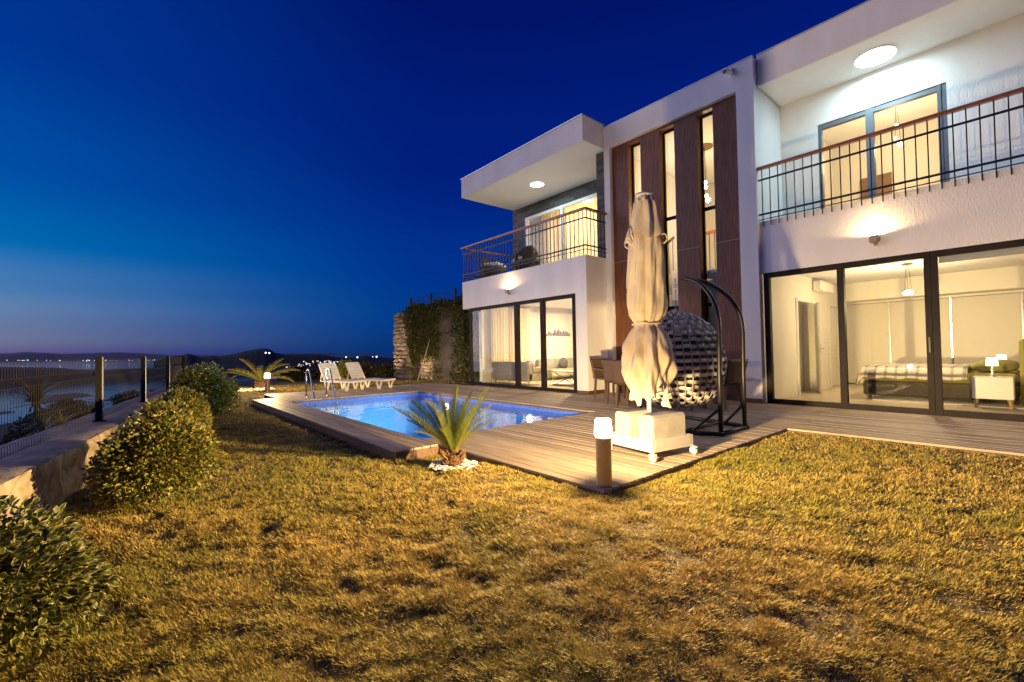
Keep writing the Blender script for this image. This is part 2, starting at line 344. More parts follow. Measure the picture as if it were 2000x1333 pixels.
for q in ((-11.505, -11.485, 2.84, 6.17, -.105, -.027), (-11.48, -5.12, 6.17, 6.19, -.105, -.027), (-5.118, -5.098, 2.84, 6.17, -.105, -.027)): MB().box(*q).build('pool_edge_board', fasc, deck)
BW, GAP = .110, .009
plank_cache = {}
def plank(x0, x1, y, w=BW, jit=0):
    L = round(x1-x0, 3); key = (L, w)
    if key not in plank_cache:
        plank_cache[key] = MB().box(0, L, 0, w-GAP, -.026, 0, .003).mesh('plank')
    o = bpy.data.objects.new('plank', plank_cache[key]); COL.objects.link(o); o.parent = deck
    if not len(plank_cache[key].materials): plank_cache[key].materials.append(woodm)
    o.location = Vector((x0, y, jit)) - origin(deck); return o
nplank = 0
def row(x0, x1, y, k, w=BW):
    """a row of boards butt-jointed at staggered places"""
    global nplank
    L = x1-x0; n = 1 if L < 3.6 else (2 if L < 8 else 3)
    cuts = [x0] + [round(x0 + L*(i/n) + ((k*37 % 11)-5)*.12, 3) for i in range(1, n)] + [x1]
    for a, b in zip(cuts[:-1], cuts[1:]):
        plank(round(a, 3), round(b-.004, 3), y, w, ((k*7+int(a*10)) % 5)*.0006); nplank += 1
for k in range(5): row(-12.69, -4.69, 2.242+k*.1098, k, .1098)
rows_n = int((9.19-2.795)/BW)
for k in range(rows_n+1):
    y = 2.795 + k*BW; y1 = y + BW
    xr = -2.228 if y1 < 6.70 else 2.9
    xl = -14.1 if y1 < 8.40 else -7.10
    if y1 > 9.295: break
    if y1 > 2.83 and y < 6.15:
        row(xl, -11.49, y, k); row(-5.11, xr, y, k+3)
    else: row(xl, xr, y, k)

# ---------------------------------------------------------------- pool
def tilemat(name, c1, c2, grout):
    m = bpy.data.materials.new(name); m.use_nodes = True; n = m.node_tree.nodes; l = m.node_tree.links; b = n['Principled BSDF']
    t = n.new('ShaderNodeTexCoord'); mp = n.new('ShaderNodeMapping'); l.new(t.outputs['UV'], mp.inputs[0])
    br = n.new('ShaderNodeTexBrick'); br.offset = 0; br.inputs['Scale'].default_value = 1; br.inputs['Brick Width'].default_value = .05; br.inputs['Row Height'].default_value = .05
    br.inputs['Mortar Size'].default_value = .003; br.inputs['Color1'].default_value = (*c1, 1); br.inputs['Color2'].default_value = (*c2, 1); br.inputs['Mortar'].default_value = (*grout, 1)
    l.new(mp.outputs[0], br.inputs[0]); l.new(br.outputs[0], b.inputs['Base Color']); b.inputs['Roughness'].default_value = .6
    return m
tile = tilemat('pool_mosaic', (.17, .46, .80), (.11, .36, .74), (.34, .52, .70))
tile2 = tilemat('waterline_mosaic', (.03, .09, .42), (.05, .16, .55), (.14, .2, .4))
PX0, PX1, PY0, PY1, PD, WL = -11.48, -5.12, 2.84, 6.165, -1.25, -.115
pool = thing('swimming_pool', 'lit blue mosaic swimming pool sunk into the plank deck', 'swimming pool', ((PX0+PX1)/2, (PY0+PY1)/2, PD))
def uvquad(quads, name, m):
    V = []; F = []; U = []
    for q in quads:
        b = len(V); V += q; F.append((b, b+1, b+2, b+3))
        a = (Vector(q[1])-Vector(q[0])).length; c = (Vector(q[3])-Vector(q[0])).length; U += [(0, 0), (a, 0), (a, c), (0, c)]
    o = origin(pool); me = bpy.data.meshes.new(name); me.from_pydata([(v[0]-o.x, v[1]-o.y, v[2]-o.z) for v in V], [], F)
    uv = me.uv_layers.new(name='UVMap'); uv.data.foreach_set('uv', np.array(U, dtype=np.float32).ravel()); me.update()
    return link(name, me, m, pool)
B = -.24
uvquad([[(PX0, PY0, PD), (PX1, PY0, PD), (PX1, PY1, PD), (PX0, PY1, PD)],
        [(PX0, PY1, PD), (PX1, PY1, PD), (PX1, PY1, B), (PX0, PY1, B)], [(PX1, PY0, PD), (PX0, PY0, PD), (PX0, PY0, B), (PX1, PY0, B)],
        [(PX0, PY0, PD), (PX0, PY1, PD), (PX0, PY1, B), (PX0, PY0, B)], [(PX1, PY1, PD), (PX1, PY0, PD), (PX1, PY0, B), (PX1, PY1, B)]], 'basin', tile)
uvquad([[(PX0, PY1, B), (PX1, PY1, B), (PX1, PY1, -.045), (PX0, PY1, -.045)], [(PX1, PY0, B), (PX0, PY0, B), (PX0, PY0, -.045), (PX1, PY0, -.045)],
        [(PX0, PY0, B), (PX0, PY1, B), (PX0, PY1, -.045), (PX0, PY0, -.045)], [(PX1, PY1, B), (PX1, PY0, B), (PX1, PY0, -.045), (PX1, PY1, -.045)]], 'waterline_tiles', tile2)
watm = glassmat('pool_water', (.62, .90, 1.0), 1.33, bump=.010, bscale=2.4)
wt = MB().grid(lambda i, j: (PX0+.002+(PX1-PX0-.004)*i/40, PY0+.002+(PY1-PY0-.004)*j/24, WL), 41, 25).build('water', watm, pool, True)
plamp = emitmat('pool_lamp_glow', (.75, .92, 1.0), 60); plamp.cycles.emission_sampling = 'NONE'
ring_m = mat('pool_lamp_ring', (.8, .82, .84), .3)
def pool_lamp(x, y, ny, lab, z=-.30):
    t = thing('pool_light', lab, 'pool light', (x, y, z-.1), 'underwater lights in the pool wall')
    pts = lambda r, yy: [(x+r*math.cos(a*math.pi/10), yy, z+r*math.sin(a*math.pi/10)) for a in range(20)]
    y0, y1, y2 = y+ny*.002, y+ny*.03, y+ny*.034
    a, b, c, d = pts(.115, y0), pts(.105, y1), pts(.085, y1), pts(.082, y2)
    m = MB(); m.add(a+b+c, [(i, (i+1) % 20, 20+(i+1) % 20, 20+i) for i in range(20)]+[(20+i, 20+(i+1) % 20, 40+(i+1) % 20, 40+i) for i in range(20)]); m.build('ring', ring_m, t)
    MB().add(d, [tuple(range(20)) if ny < 0 else tuple(range(19, -1, -1))]).build('lens', plamp, t)
    soft_falloff(lamp('pool_light_beam', 'AREA', (x, y+ny*.05, z), 150, (.80, .93, 1.0), t, shape='DISK', size=.16, target=(x, y+ny*2, z-.35)), 1.0)
pool_lamp(-9.9, PY1, -1, 'round white underwater light in the pool wall towards the curtained living room')
pool_lamp(-6.75, PY1, -1, 'round white underwater light in the pool wall near the closed parasol')
# ================================================================ HOUSE
villa = thing('villa', 'two-storey white villa with flat roofs, wood-clad centre and two railed balconies', 'house', (-6, 9.3, 0))
def part(name, m, *boxes, bev=0, parent=None):
    b = MB()
    for q in boxes: b.box(*q, bev)
    return b.build(name, m, parent or villa)
def stonemat():
    m = bpy.data.materials.new('slate_cladding'); m.use_nodes = True; n = m.node_tree.nodes; l = m.node_tree.links; b = n['Principled BSDF']
    t = n.new('ShaderNodeTexCoord'); sx = n.new('ShaderNodeSeparateXYZ'); cx = n.new('ShaderNodeCombineXYZ'); l.new(t.outputs['Object'], sx.inputs[0])
    ad = n.new('ShaderNodeMath'); l.new(sx.outputs[0], ad.inputs[0]); l.new(sx.outputs[1], ad.inputs[1]); l.new(ad.outputs[0], cx.inputs[0]); l.new(sx.outputs[2], cx.inputs[1])
    br = n.new('ShaderNodeTexBrick'); br.inputs['Scale'].default_value = 1; br.inputs['Brick Width'].default_value = .42; br.inputs['Row Height'].default_value = .085; br.inputs['Mortar Size'].default_value = .004
    br.inputs['Color1'].default_value = (.21, .20, .185, 1); br.inputs['Color2'].default_value = (.085, .082, .08, 1); br.inputs['Mortar'].default_value = (.04, .04, .04, 1); br.inputs['Bias'].default_value = .1
    l.new(cx.outputs[0], br.inputs[0])
    no = n.new('ShaderNodeTexNoise'); no.inputs['Scale'].default_value = 14; l.new(t.outputs['Object'], no.inputs[0])
    mm = n.new('ShaderNodeMixRGB'); mm.blend_type = 'MULTIPLY'; mm.inputs[0].default_value = .6; l.new(br.outputs[0], mm.inputs[1]); l.new(no.outputs[0], mm.inputs[2]); l.new(mm.outputs[0], b.inputs['Base Color'])
    bp = n.new('ShaderNodeBump'); bp.inputs['Distance'].default_value = .03; l.new(mm.outputs[0], bp.inputs['Height']); l.new(bp.outputs[0], b.inputs['Normal']); b.inputs['Roughness'].default_value = .7
    return m
slate = stonemat()
plinthm = mat('plinth', (.10, .055, .035), .6, var=.3)
X0, X1, YL = -12.48, -7.13, 8.415
# --- left wing
part('wall', white, (X0, X1, YL, 8.62, 2.50, 3.40), (-7.49, X1, YL, 8.62, 0, 2.498), (-7.33, X1, 8.622, 9.198, 0, 3.40), (X0, -12.28, 8.622, 15, 2.5, 3.40), (-12.25, -12.10, 8.90, 15, 0, 2.498))
part('plinth', plinthm, (-7.485, X1+.012, YL-.012, YL-.001, 0, .085), (X1+.001, X1+.013, YL, 9.195, 0, .085))
part('balcony_floor', ceilm, (-12.278, -7.332, 8.622, 15, 3.12, 3.37))
part('roof', white, (-12.45, X1-.02, YL, 15.2, 6.232, 6.845)); part('soffit', ceilm, (-12.43, X1-.04, YL+.02, 15.1, 6.225, 6.2315))
part('coping', mat('roof_flashing', (.55, .55, .58), .4, metal=.5), (-12.475, X1-.005, YL-.025, YL+.1, 6.846, 6.872), (X1-.12, X1-.005, YL+.102, 9.28, 6.846, 6.872))
part('wall', slate, (-12.5, -11.79, 10.7, 10.9, 3.372, 6.224), (-11.79, -8.15, 10.7, 10.9, 5.80, 6.224), (-8.15, -7.5, 10.7, 10.9, 3.372, 6.224), (-12.5, -12.3, 10.902, 15, 3.372, 6.224))
part('pier', slate, (-7.48, -7.132, 9.33, 10.698, 3.372, 6.224))
part('wall', inwall, (-12.3, -7.6, 14.9, 15.1, 3.372, 6.2), (-7.6, -7.5, 10.902, 15, 3.372, 6.2))
# --- centre bay
part('pilaster', white, (-7.128, -6.955, 9.20, 9.34, 0, 6.188))
part('beam', white, (-7.128, -3.505, 9.20, 9.42, 6.19, 6.735)); part('roof', white, (-7.12, -3.50, 9.422, 15.2, 6.30, 6.70))
part('column', white, (-3.832, -3.50, 9.20, 9.60, 0, 6.188))
part('plinth', plinthm, (-3.838, -3.494, 9.188, 9.199, 0, .085), (-6.95, -3.84, 9.285, 9.296, 0, .12))
clad = mat('wood_cladding', (.23, .088, .034), .5, var=.55, vscale=6, col2=(.10, .036, .016), stretch=(14, 14, .5), rand=.12)
joint = mat('cladding_joint', (.35, .28, .2), .5)
def cladding(x0, x1, z0, z1, lab=None):
    b = MB(); n = max(2, int((x1-x0)/.036)); w = (x1-x0)/n
    b.box(x0, x1, 9.312, 9.40, z0, z1)
    for i in range(n): b.box(x0+i*w+.003, x0+(i+1)*w-.003, 9.300, 9.313, z0+.002, z1-.002)
    return b.build('cladding_panel', clad, villa)
OPEN = [(-6.48, -6.12), (-5.62, -5.24), (-4.71, -4.36)]; ZT = 6.13
edges = [-6.952] + [e for o in OPEN for e in o] + [-3.834]
for i in range(0, 8, 2):
    cladding(edges[i], edges[i+1], .02, 3.255); cladding(edges[i], edges[i+1], 3.27, 6.188)
    part('joint_strip', joint, (edges[i], edges[i+1], 9.306, 9.33, 3.256, 3.269))
for a, b in OPEN: part('cladding_panel', clad, (a, b, 9.302, 9.40, ZT, 6.188)); 
part('reveal', clad, *[(a-.02, a-.001, 9.401, 9.56, .02, ZT) for a, b in OPEN], *[(b+.001, b+.02, 9.401, 9.56, .02, ZT) for a, b in OPEN], *[(a, b, 9.401, 9.56, ZT, ZT+.03) for a, b in OPEN])
for a, b in OPEN:
    w = part('window', alu, (a, a+.03, 9.48, 9.53, .05, ZT-.001), (b-.03, b, 9.48, 9.53, .05, ZT-.001), (a+.03, b-.03, 9.48, 9.53, ZT-.04, ZT-.001), (a+.03, b-.03, 9.48, 9.53, .05, .12), (a+.03, b-.03, 9.48, 9.53, 4.05, 4.12), (a+.03, b-.03, 9.48, 9.53, 1.98, 2.05))
    for z0, z1 in ((.12, 1.98), (2.05, 4.05), (4.12, ZT-.04)): part('pane', glass, (a+.03, b-.03, 9.502, 9.508, z0, z1), parent=w)
part('wall', inwall, (-9.6, -9.45, 9.6, 14, 0, 6.3), (-3.832, -3.70, 9.62, 14, 0, 6.3), (-9.6, -3.7, 13.8, 14, 0, 6.3), (-9.45, -7.35, 9.45, 9.6, 0, 3.1), (-7.13, -6.97, 9.345, 9.6, 0, 6.3)) if False else None
part('interior_wall', inwall, (-7.128, -6.97, 9.345, 13.8, 0, 6.19), (-3.83, -3.76, 9.602, 13.8, 0, 6.19), (-7.128, -3.76, 13.802, 14, 0, 6.19))
part('interior_floor', infloor, (-6.968, -3.84, 9.42, 13.8, -.1, .02))
part('interior_ceiling', ceilm, (-6.968, -3.84, 9.42, 13.8, 6.195, 6.25))
landing = part('landing', inwall, (-6.968, -3.84, 11.55, 13.8, 2.85, 3.17))
lr = part('landing_railing', handwood, (-6.30, -3.85, 11.50, 11.56, 4.06, 4.13))
for i in range(18): part('baluster', black, (-6.28+i*.14, -6.266+i*.14, 11.522, 11.536, 3.171, 4.059), parent=lr)
sr = MB().bar((-6.9, 11.1, 3.70), (-6.32, 11.1, 4.06), .05, .06).build('stair_rail', handwood, villa)
for i in range(5): MB().bar((-6.85+i*.12, 11.1, 2.85+i*.08), (-6.85+i*.12, 11.1, 3.70+i*.075), .014).build('baluster', black, sr)
part('stair_flight', inwall, *[(-6.96, -6.2-i*.01, 11.55-i*.26-.26, 11.55-i*.26, 2.85-(i+1)*.17, 3.0-(i)*.17) for i in range(8)])
# --- right wing
part('wall', stucco, (-3.498, 3.0, 9.295, 9.50, 2.50, 3.50), (-3.75, -3.502, 9.602, 10.56, 3.45, 6.188), (-3.502, -2.83, 10.562, 10.76, 3.45, 6.188), (-.95, 3.0, 10.562, 10.76, 3.45, 6.188), (-2.83, -.95, 10.562, 10.76, 5.53, 6.188))
part('balcony_floor', ceilm, (-3.498, 3.0, 9.502, 15, 3.2, 3.448))
part('roof', white, (-3.492, 3.0, 9.37, 15.2, 6.197, 6.80)); part('soffit', stucco, (-3.47, 2.98, 9.39, 15, 6.190, 6.1965))
part('coping', MATS['roof_flashing'], (-3.49, 3.0, 9.352, 9.45, 6.801, 6.82), (-7.12, -3.50, 9.185, 9.28, 6.736, 6.755))
part('interior_wall', inwall, (-3.75, -3.502, 9.602, 11.20, 0, 2.68), (-3.75, -3.502, 12.36, 13.50, 0, 2.68), (-3.75, -3.502, 14.3, 15.1, 0, 2.68), (-3.75, -3.502, 11.20, 12.36, 2.08, 2.68), (-3.75, -3.502, 13.50, 14.3, 2.08, 2.68), (-5, -4.9, 11, 15, 0, 2.6))
part('interior_wall', inwall, (-3.5, 3.0, 15.0, 15.2, 0, 2.69), (3.0, 3.15, 9.3, 15.2, 0, 6.2))
part('interior_beam', inwall, (-3.498, 2.99, 14.2, 14.99, 2.22, 2.685))
part('interior_floor', infloor, (-5.0, 2.99, 9.45, 15.0, -.1, .02)); part('interior_ceiling', ceilm, (-5.0, 2.99, 9.502, 15, 2.69, 2.75))
part('interior_wall', inwall, (-3.498, -3.40, 10.762, 14, 3.45, 6.18), (-3.4, 2.9, 13.9, 14.05, 3.45, 6.18), (1.6, 1.7, 10.762, 13.9, 3.45, 6.18))
# --- living room shell
part('interior_floor', infloor, (-12.10, -7.335, 8.56, 14.2, -.1, .02)); part('interior_ceiling', ceilm, (-12.10, -7.335, 8.622, 14.2, 2.70, 2.78))
part('interior_wall', inwall, (-12.10, -7.335, 14.2, 14.35, .0, 2.7), (-7.335, -7.20, 9.2, 14.2, 0, 2.7))
# --- sliding doors
def slider(Y, x0, x1, z1, mulls, panes, jl=.07, jr=.07, handle=None, z0=0.0, name='sliding_door', m=alu, d=.10):
    b = MB(); b.box(x0, x0+jl, Y, Y+d, z0, z1); b.box(x1-jr, x1, Y, Y+d, z0, z1)
    b.box(x0+jl, x1-jr, Y, Y+d, z1-.09, z1); b.box(x0+jl, x1-jr, Y, Y+d, z0, z0+.085)
    for a, c in mulls: b.box(a, c, Y-.012, Y+d-.01, z0+.002, z1-.002)
    o = b.build(name, m, villa)
    for a, c in panes: part('pane', glass, (a, c, Y+.045, Y+.052, z0+.085, z1-.09), parent=o)
    if handle:
        MB().box(handle-.014, handle+.014, Y-.035, Y-.0125, z0+.95, z0+1.19, .004).build('handle', black, o)
    return o
slider(9.31, -3.462, 3.0, 2.496, [(-2.28, -2.185), (-1.165, -1.09), (-1.085, -1.01), (-.13, -.03)], [(-3.39, -2.28), (-2.185, -1.165), (-1.01, -.13), (-.03, 2.93)], .10, handle=-1.125)
part('blind_box', mat('blind_box', (.5, .46, .42), .5), (-1.0, -.14, 9.365, 9.42, 2.31, 2.404))
slider(8.44, -12.13, -7.492, 2.496, [(-9.87, -9.72), (-8.79, -8.66), (-7.62, -7.56)], [(-12.09, -9.87), (-9.72, -8.79), (-8.66, -7.62)], .035, .07)
part('corner_window', alu, (-12.165, -12.132, 8.52, 8.90, 0, .08), (-12.165, -12.132, 8.52, 8.90, 2.42, 2.497)); part('pane', glass, (-12.152, -12.146, 8.54, 8.90, .08, 2.42), parent=villa)
greyf = mat('grey_door_frame', (.16, .18, .20), .4, metal=.2); whitef = mat('white_door_frame', (.8, .8, .8), .4)
slider(10.58, -2.828, -.952, 5.528, [(-2.06, -1.94), (-1.07, -1.02)], [(-2.76, -2.06), (-1.94, -1.07)], .06, .07, z0=3.45, name='balcony_door', m=greyf)
slider(10.66, -11.788, -8.152, 5.798, [(-10.05, -9.95)], [(-11.65, -10.05), (-9.95, -8.29)], .13, .13, z0=3.37, name='balcony_door', m=whitef)

# --- balcony railings
def railing(name, lab, path, nb, z0=3.40, ztop=4.50):
    """path: list of corner points (x, y)"""
    r = MB(); pts = [Vector((x, y, 0)) for x, y in path]
    for a, b in zip(pts[:-1], pts[1:]):
        for z, h in ((4.30, .035), (3.63, .035)): r.bar(a+Vector((0, 0, z)), b+Vector((0, 0, z)), .012, h)
        r.bar(a+Vector((0, 0, 3.53)), b+Vector((0, 0, 3.53)), .03, .012)
    o = r.build('balcony_railing', black, villa); o['label'] = lab
    h = MB()
    for i, (a, b) in enumerate(zip(pts[:-1], pts[1:])):
        d = (b-a).normalized()*.035; 
        h.bar(a+Vector((0, 0, ztop+.025))-(d if i == 0 else d*1.0), b+Vector((0, 0, ztop+.025))+d*(1 if i == len(pts)-2 else -1), .075, .05)
    h.build('handrail', handwood, o)
    me = MB().box(-.0075, .0075, -.0075, .0075, z0, ztop).mesh('baluster'); me.materials.append(black)
    for (a, b), n in zip(zip(pts[:-1], pts[1:]), nb):
        for i in range(n):
            p = a.lerp(b, (i+.5)/n); q = bpy.data.objects.new('baluster', me); COL.objects.link(q); q.parent = o; q.location = p - origin(villa)
    return o
railing('balcony_railing', 'black metal railing with wooden handrail on the balcony over the bedroom', [(-3.49, 9.268), (2.9, 9.268)], [46])
railing('balcony_railing', 'black metal railing with wooden handrail turning two corners of the overhung balcony', [(-12.43, 10.65), (-12.43, 8.39), (-7.105, 8.39), (-7.105, 9.19)], [16, 38, 6])

# ---------------------------------------------------------------- house lamps
wl_m = mat('lamp_housing', (.32, .27, .22), .45, metal=.5); wl_e = emitmat('wall_lamp_glow', WARM, 20); wl_e.cycles.emission_sampling = 'NONE'
def wall_lamp(x, y, z, lab, down=False, pw=55):
    t = thing('wall_lamp', lab, 'wall lamp', (x, y, z))
    MB().box(x-.055, x+.055, y-.15, y-.05, z-.055, z+.055, .006).build('housing', wl_m, t)
    MB().box(x-.02, x+.02, y-.052, y-.001, z-.09, z-.05).bar((x, y-.09, z-.07), (x, y-.09, z-.05), .03).build('bracket', wl_m, t)
    MB().box(x-.04, x+.04, y-.135, y-.065, z+.054, z+.058).build('lens', wl_e, t)
    s_ = -1 if down else 1
    lamp('wall_lamp_light', 'SPOT', (x, y-.10, z+.066*s_), pw, WARM, t, spot_size=R(178), spot_blend=.25, shadow_soft_size=.04, target=(x, y-.10, z+2*s_))
wall_lamp(-1.735, 9.295, 2.80, 'small square up-light on the rough stucco wall above the bedroom doors')
wall_lamp(-10.02, 8.415, 2.82, 'small square up-light on the smooth white wall above the living room')
wall_lamp(-5.93, 9.298, 2.45, 'small square down-light on the wood cladding behind the closed parasol', True, 60)
cl_m = mat('ceiling_lamp_rim', (.8, .8, .8), .4)
def ceil_lamp(x, y, z, r, s, lab, h=.05, col=COOL):
    t = thing('ceiling_lamp', lab, 'ceiling lamp', (x, y, z-h))
    e = emitmat('ceiling_lamp_glow', col, 14); e.cycles.emission_sampling = 'NONE'
    MB().lathe([(r*1.03, z-.001), (r*1.05, z-h*.5), (r, z-h*.6), (r*.99, z-.002)], x, y, 32, False).build('rim', cl_m, t)
    MB().lathe([(r*.985, z-.01), (r*.97, z-h*.7), (r*.8, z-h), (.001, z-h*1.08)], x, y, 32, False).build('diffuser', e, t, True)
    lamp('ceiling_lamp_light', 'AREA', (x, y, z-h*1.2), s, col, t, shape='DISK', size=r*1.9, target=(x, y, z-3))
ceil_lamp(-1.785, 10.02, 6.189, .29, 50, 'large round lit ceiling lamp over the stuccoed balcony')
ceil_lamp(-9.94, 9.52, 6.224, .21, 42, 'small round lit ceiling lamp under the overhanging roof')
camt = thing('security_camera', 'small white security camera at the top of the white column', 'camera', (-3.9, 9.15, 6.6))
MB().lathe([(.045, 9.02), (.05, 9.05), (.05, 9.18), (.03, 9.2)], 0, 0, 12).v
b = MB(); b.tube([(-3.90, 9.17, 6.60), (-3.95, 9.0, 6.57)], .05, 10); b.build('body', whitef, camt); 
MB().tube([(-3.95, 9.0, 6.57), (-3.955, 8.985, 6.567)], .042, 10).build('lens', black, camt); MB().box(-3.93, -3.87, 9.14, 9.199, 6.60, 6.68).build('mount', whitef, camt)
# ================================================================ OBJECTS ON THE DECK
cloth = mat('parasol_cloth', (.66, .565, .42), .85, bump=.003, bscale=50, var=.12, vscale=5)
whitemetal = mat('white_painted_metal', (.58, .56, .53), .35, var=.05)
concrete = mat('ballast_block', (.48, .45, .41), .7, bump=.003, bscale=60, var=.22, vscale=6)
UX, UY = -2.71, 4.17
umb = thing('parasol', 'closed cream garden parasol tied round its white pole on a wheeled base', 'parasol', (UX, UY, 0))
MB().lathe([(.024, .13), (.024, 2.66)], UX, UY, 14).build('pole', whitemetal, umb, True)
rs = np.random.RandomState(3)
def interp(tab, z): return float(np.interp(z, [t[0] for t in tab][::-1], [t[1] for t in tab][::-1]))
def clothsurf(tab, z0f, z1f, nf, amp, nu=144, nv=46, seed=0, twist=0.0):
    ph = rs.rand(8)*6.28; w = rs.rand(nf)*.5+.7
    def fn(i, j):
        th = 2*math.pi*i/nu; t = j/(nv-1)
        a, b = z1f(th), z0f(th); z = a + (b-a)*t
        r = interp(tab, z)
        k = nf*th/(2*math.pi) + twist*t + .12*math.sin(3*t+ph[0]); fr = k - math.floor(k)
        fold = abs(2*fr-1)**.8*2-1                    # sharp outer ridges, round valleys
        wi = w[int(math.floor(k)) % nf]
        am = amp(z)*wi
        r = r*(1 + am*fold) + .006*math.sin(5*th+9*z+ph[1])*math.sin(7*z+ph[2]) + .004*math.sin(17*th-13*z+ph[3])
        if z < 1.33:
            q = min(1, (1.33-z)/.25); r *= 1 + q*(.07*math.sin(2*th+7*z+ph[4]) + .09*math.sin(5*th-8*z+ph[5])*math.sin(9*z+ph[6]) + .06*math.sin(11*th+15*z+ph[7]))
        r *= 1 + .035*math.sin(2*th+3*z+ph[6])
        return (UX + r*math.cos(th), UY + r*math.sin(th), z)
    return MB().grid(fn, nu, nv, True)
tab1 = [(2.715, .085), (2.69, .095), (2.55, .115), (2.40, .145), (2.28, .172), (2.18, .185)]
tab2 = [(2.45, .12), (2.30, .145), (2.1, .17), (1.9, .18), (1.7, .19), (1.55, .195), (1.45, .18), (1.39, .145), (1.36, .122), (1.33, .13), (1.25, .175), (1.15, .205), (1.0, .235), (.85, .225), (.7, .20), (.5, .175)]
hem = lambda th: .60 + .11*(abs((th*3/math.pi+.4) % 2-1)*2-1) + .05*math.sin(5*th+2) + .03*math.sin(13*th)
clothsurf(tab2, hem, lambda th: 2.45, 9, lambda z: .10 if z > 1.45 else (.10 if z > 1.3 else .18), nv=90, twist=.3).build('canopy', cloth, umb, True)
clothsurf(tab1, lambda th: 2.27+.035*math.sin(4*th+1)+.02*math.sin(9*th), lambda th: 2.715, 8, lambda z: .02 if z > 2.66 else .15, nv=40).build('vent_cap', cloth, umb, True)
MB().lathe([(.088, 2.70), (.094, 2.712), (.094, 2.735), (.08, 2.748), (.001, 2.75)], UX, UY, 24, False).build('top_cap', mat('cap_plastic', (.62, .58, .52), .5), umb, True)
MB().tube([(UX+(.138+.012*math.cos(5*a))*math.cos(a), UY+(.138+.012*math.cos(5*a))*math.sin(a), 1.36+.008*math.sin(3*a)) for a in np.linspace(0, 2*math.pi, 40)], .012, 6).build('tie_strap', cloth, umb, True)
for a in (.3, 3.4, 4.4):
    MB().tube([(UX+.19*math.cos(a)+(.035*math.cos(t))*math.cos(a), UY+.19*math.sin(a)+(.035*math.cos(t))*math.sin(a), 2.24+.05*math.sin(t)) for t in np.linspace(0, 6.28, 14)], .007, 5).build('hook_loop', cloth, umb, True)
# wheeled base: turned so that one corner points at the lawn
def rot2(px, py, ang, cx=UX, cy=UY): c, s = math.cos(ang), math.sin(ang); return (cx+px*c-py*s, cy+px*s+py*c)
def rbox(b, x0, x1, y0, y1, z0, z1, ang, bev=.0, cx=UX, cy=UY):
    s = len(b.v); b.box(x0, x1, y0, y1, z0, z1, bev)
    b.v[s:] = [(*rot2(v[0], v[1], ang, cx, cy), v[2]) for v in b.v[s:]]; return b
BA = R(-9)
f = MB(); rbox(f, -.30, .30, -.30, .30, .085, .115, BA)
for q in ((-.30, .30, -.302, -.27), (-.30, .30, .27, .302)): rbox(f, *q, .116, .20, BA)
for q in ((-.302, -.27, -.269, .269), (.27, .302, -.269, .269)): rbox(f, *q, .116, .20, BA)
rbox(f, -.06, .06, -.06, .06, .116, .30, BA); f.build('base_frame', whitemetal, umb)
for x in (-.165, .165):
    rbox(MB(), x-.098, x+.098, -.262, .262, .117, .43, BA, .028).build('ballast_block', concrete, umb)
for (x, y) in ((-.28, -.28), (.28, -.28), (-.28, .28), (.28, .28)):
    px, py = rot2(x*1.08, y*1.08, BA); c = MB(); c.bar((px, py, .05), (px, py, .088), .03); c.box(px-.03, px+.03, py-.022, py-.017, .02, .075); c.box(px-.03, px+.03, py+.017, py+.022, .02, .075)
    o = c.build('caster', whitemetal, umb); MB().tube([(px+.01, py-.014, .03), (px+.01, py+.014, .03)], .03, 14).build('wheel', mat('caster_wheel', (.6, .56, .5), .5), o, False)

# ---------------------------------------------------------------- hanging egg chair
EX, EY, EZ = -3.34, 5.86, .93
egg = thing('hanging_egg_chair', 'grey woven egg-shaped hanging chair on a black curved stand', 'hanging chair', (EX, EY, 0))
wick = mat('grey_wicker', (.66, .60, .53), .5, var=.35, vscale=9, rand=.25, bump=.002, bscale=60); wick2 = mat('dark_wicker', (.26, .235, .21), .5, rand=.2, var=.2)
def egg_pt(th, t, off=0):
    """t 0 bottom .. 1 top, th 0 = +X (back)"""
    ph = (t-.5)*math.pi*.97; cz = math.sin(ph); cr = math.cos(ph)**.72
    ax, ay, az = .50+off, .79+off, .66+off
    tilt = -.10*(t-.5)
    fat = 1 + .10*math.cos(math.pi*(t-.35))
    return Vector((EX + ax*cr*math.cos(th)*fat + tilt, EY + ay*cr*math.sin(th)*fat, EZ + az*cz))
NB, NR = 21, 40
def half_open(t): return R(180) if t < .30 else R(180 - 75*min(1, (t-.30)/.15)) if t < .93 else R(180)
for k in range(NB):
    t = .035 + .93*k/(NB-1); ho = half_open(t); n = max(24, int(150*ho/math.pi)); w = .026
    def fn(i, j, t=t, ho=ho, n=n, k=k):
        th = -ho + 2*ho*i/(n-1); wv = .017*math.cos(th/(2*math.pi)*NR*math.pi + math.pi*k)
        dz = (j*2-1)*.0118/max(.35, math.cos((t-.5)*math.pi*.97))**.6
        return egg_pt(th, t+dz, wv + .004*math.sin(k*5+th*3))
    b = MB().grid(fn, n, 2); o = b.build('wicker_band', wick, egg, True); md = o.modifiers.new('s', 'SOLIDIFY'); md.thickness = .006
for k in range(NR):
    th = -math.pi + 2*math.pi*(k+.5)/NR
    ts = [t for t in np.linspace(.0, 1, 34) if abs(th) <= half_open(t)+.02]
    segs = []; cur = []
    for t in np.linspace(0, 1, 40):
        if abs(th) <= half_open(t)+.02: cur.append(egg_pt(th, t, .0))
        elif cur: segs.append(cur); cur = []
    if cur: segs.append(cur)
    b = MB()
    for s_ in segs:
        if len(s_) > 1: b.tube(s_, .009, 5)
    if b.v: b.build('wicker_rib', wick2, egg, True)
rim = [egg_pt(half_open(t), t, .01) for t in np.linspace(.30, .93, 24)] + [egg_pt(-half_open(t), t, .01) for t in np.linspace(.93, .30, 24)]
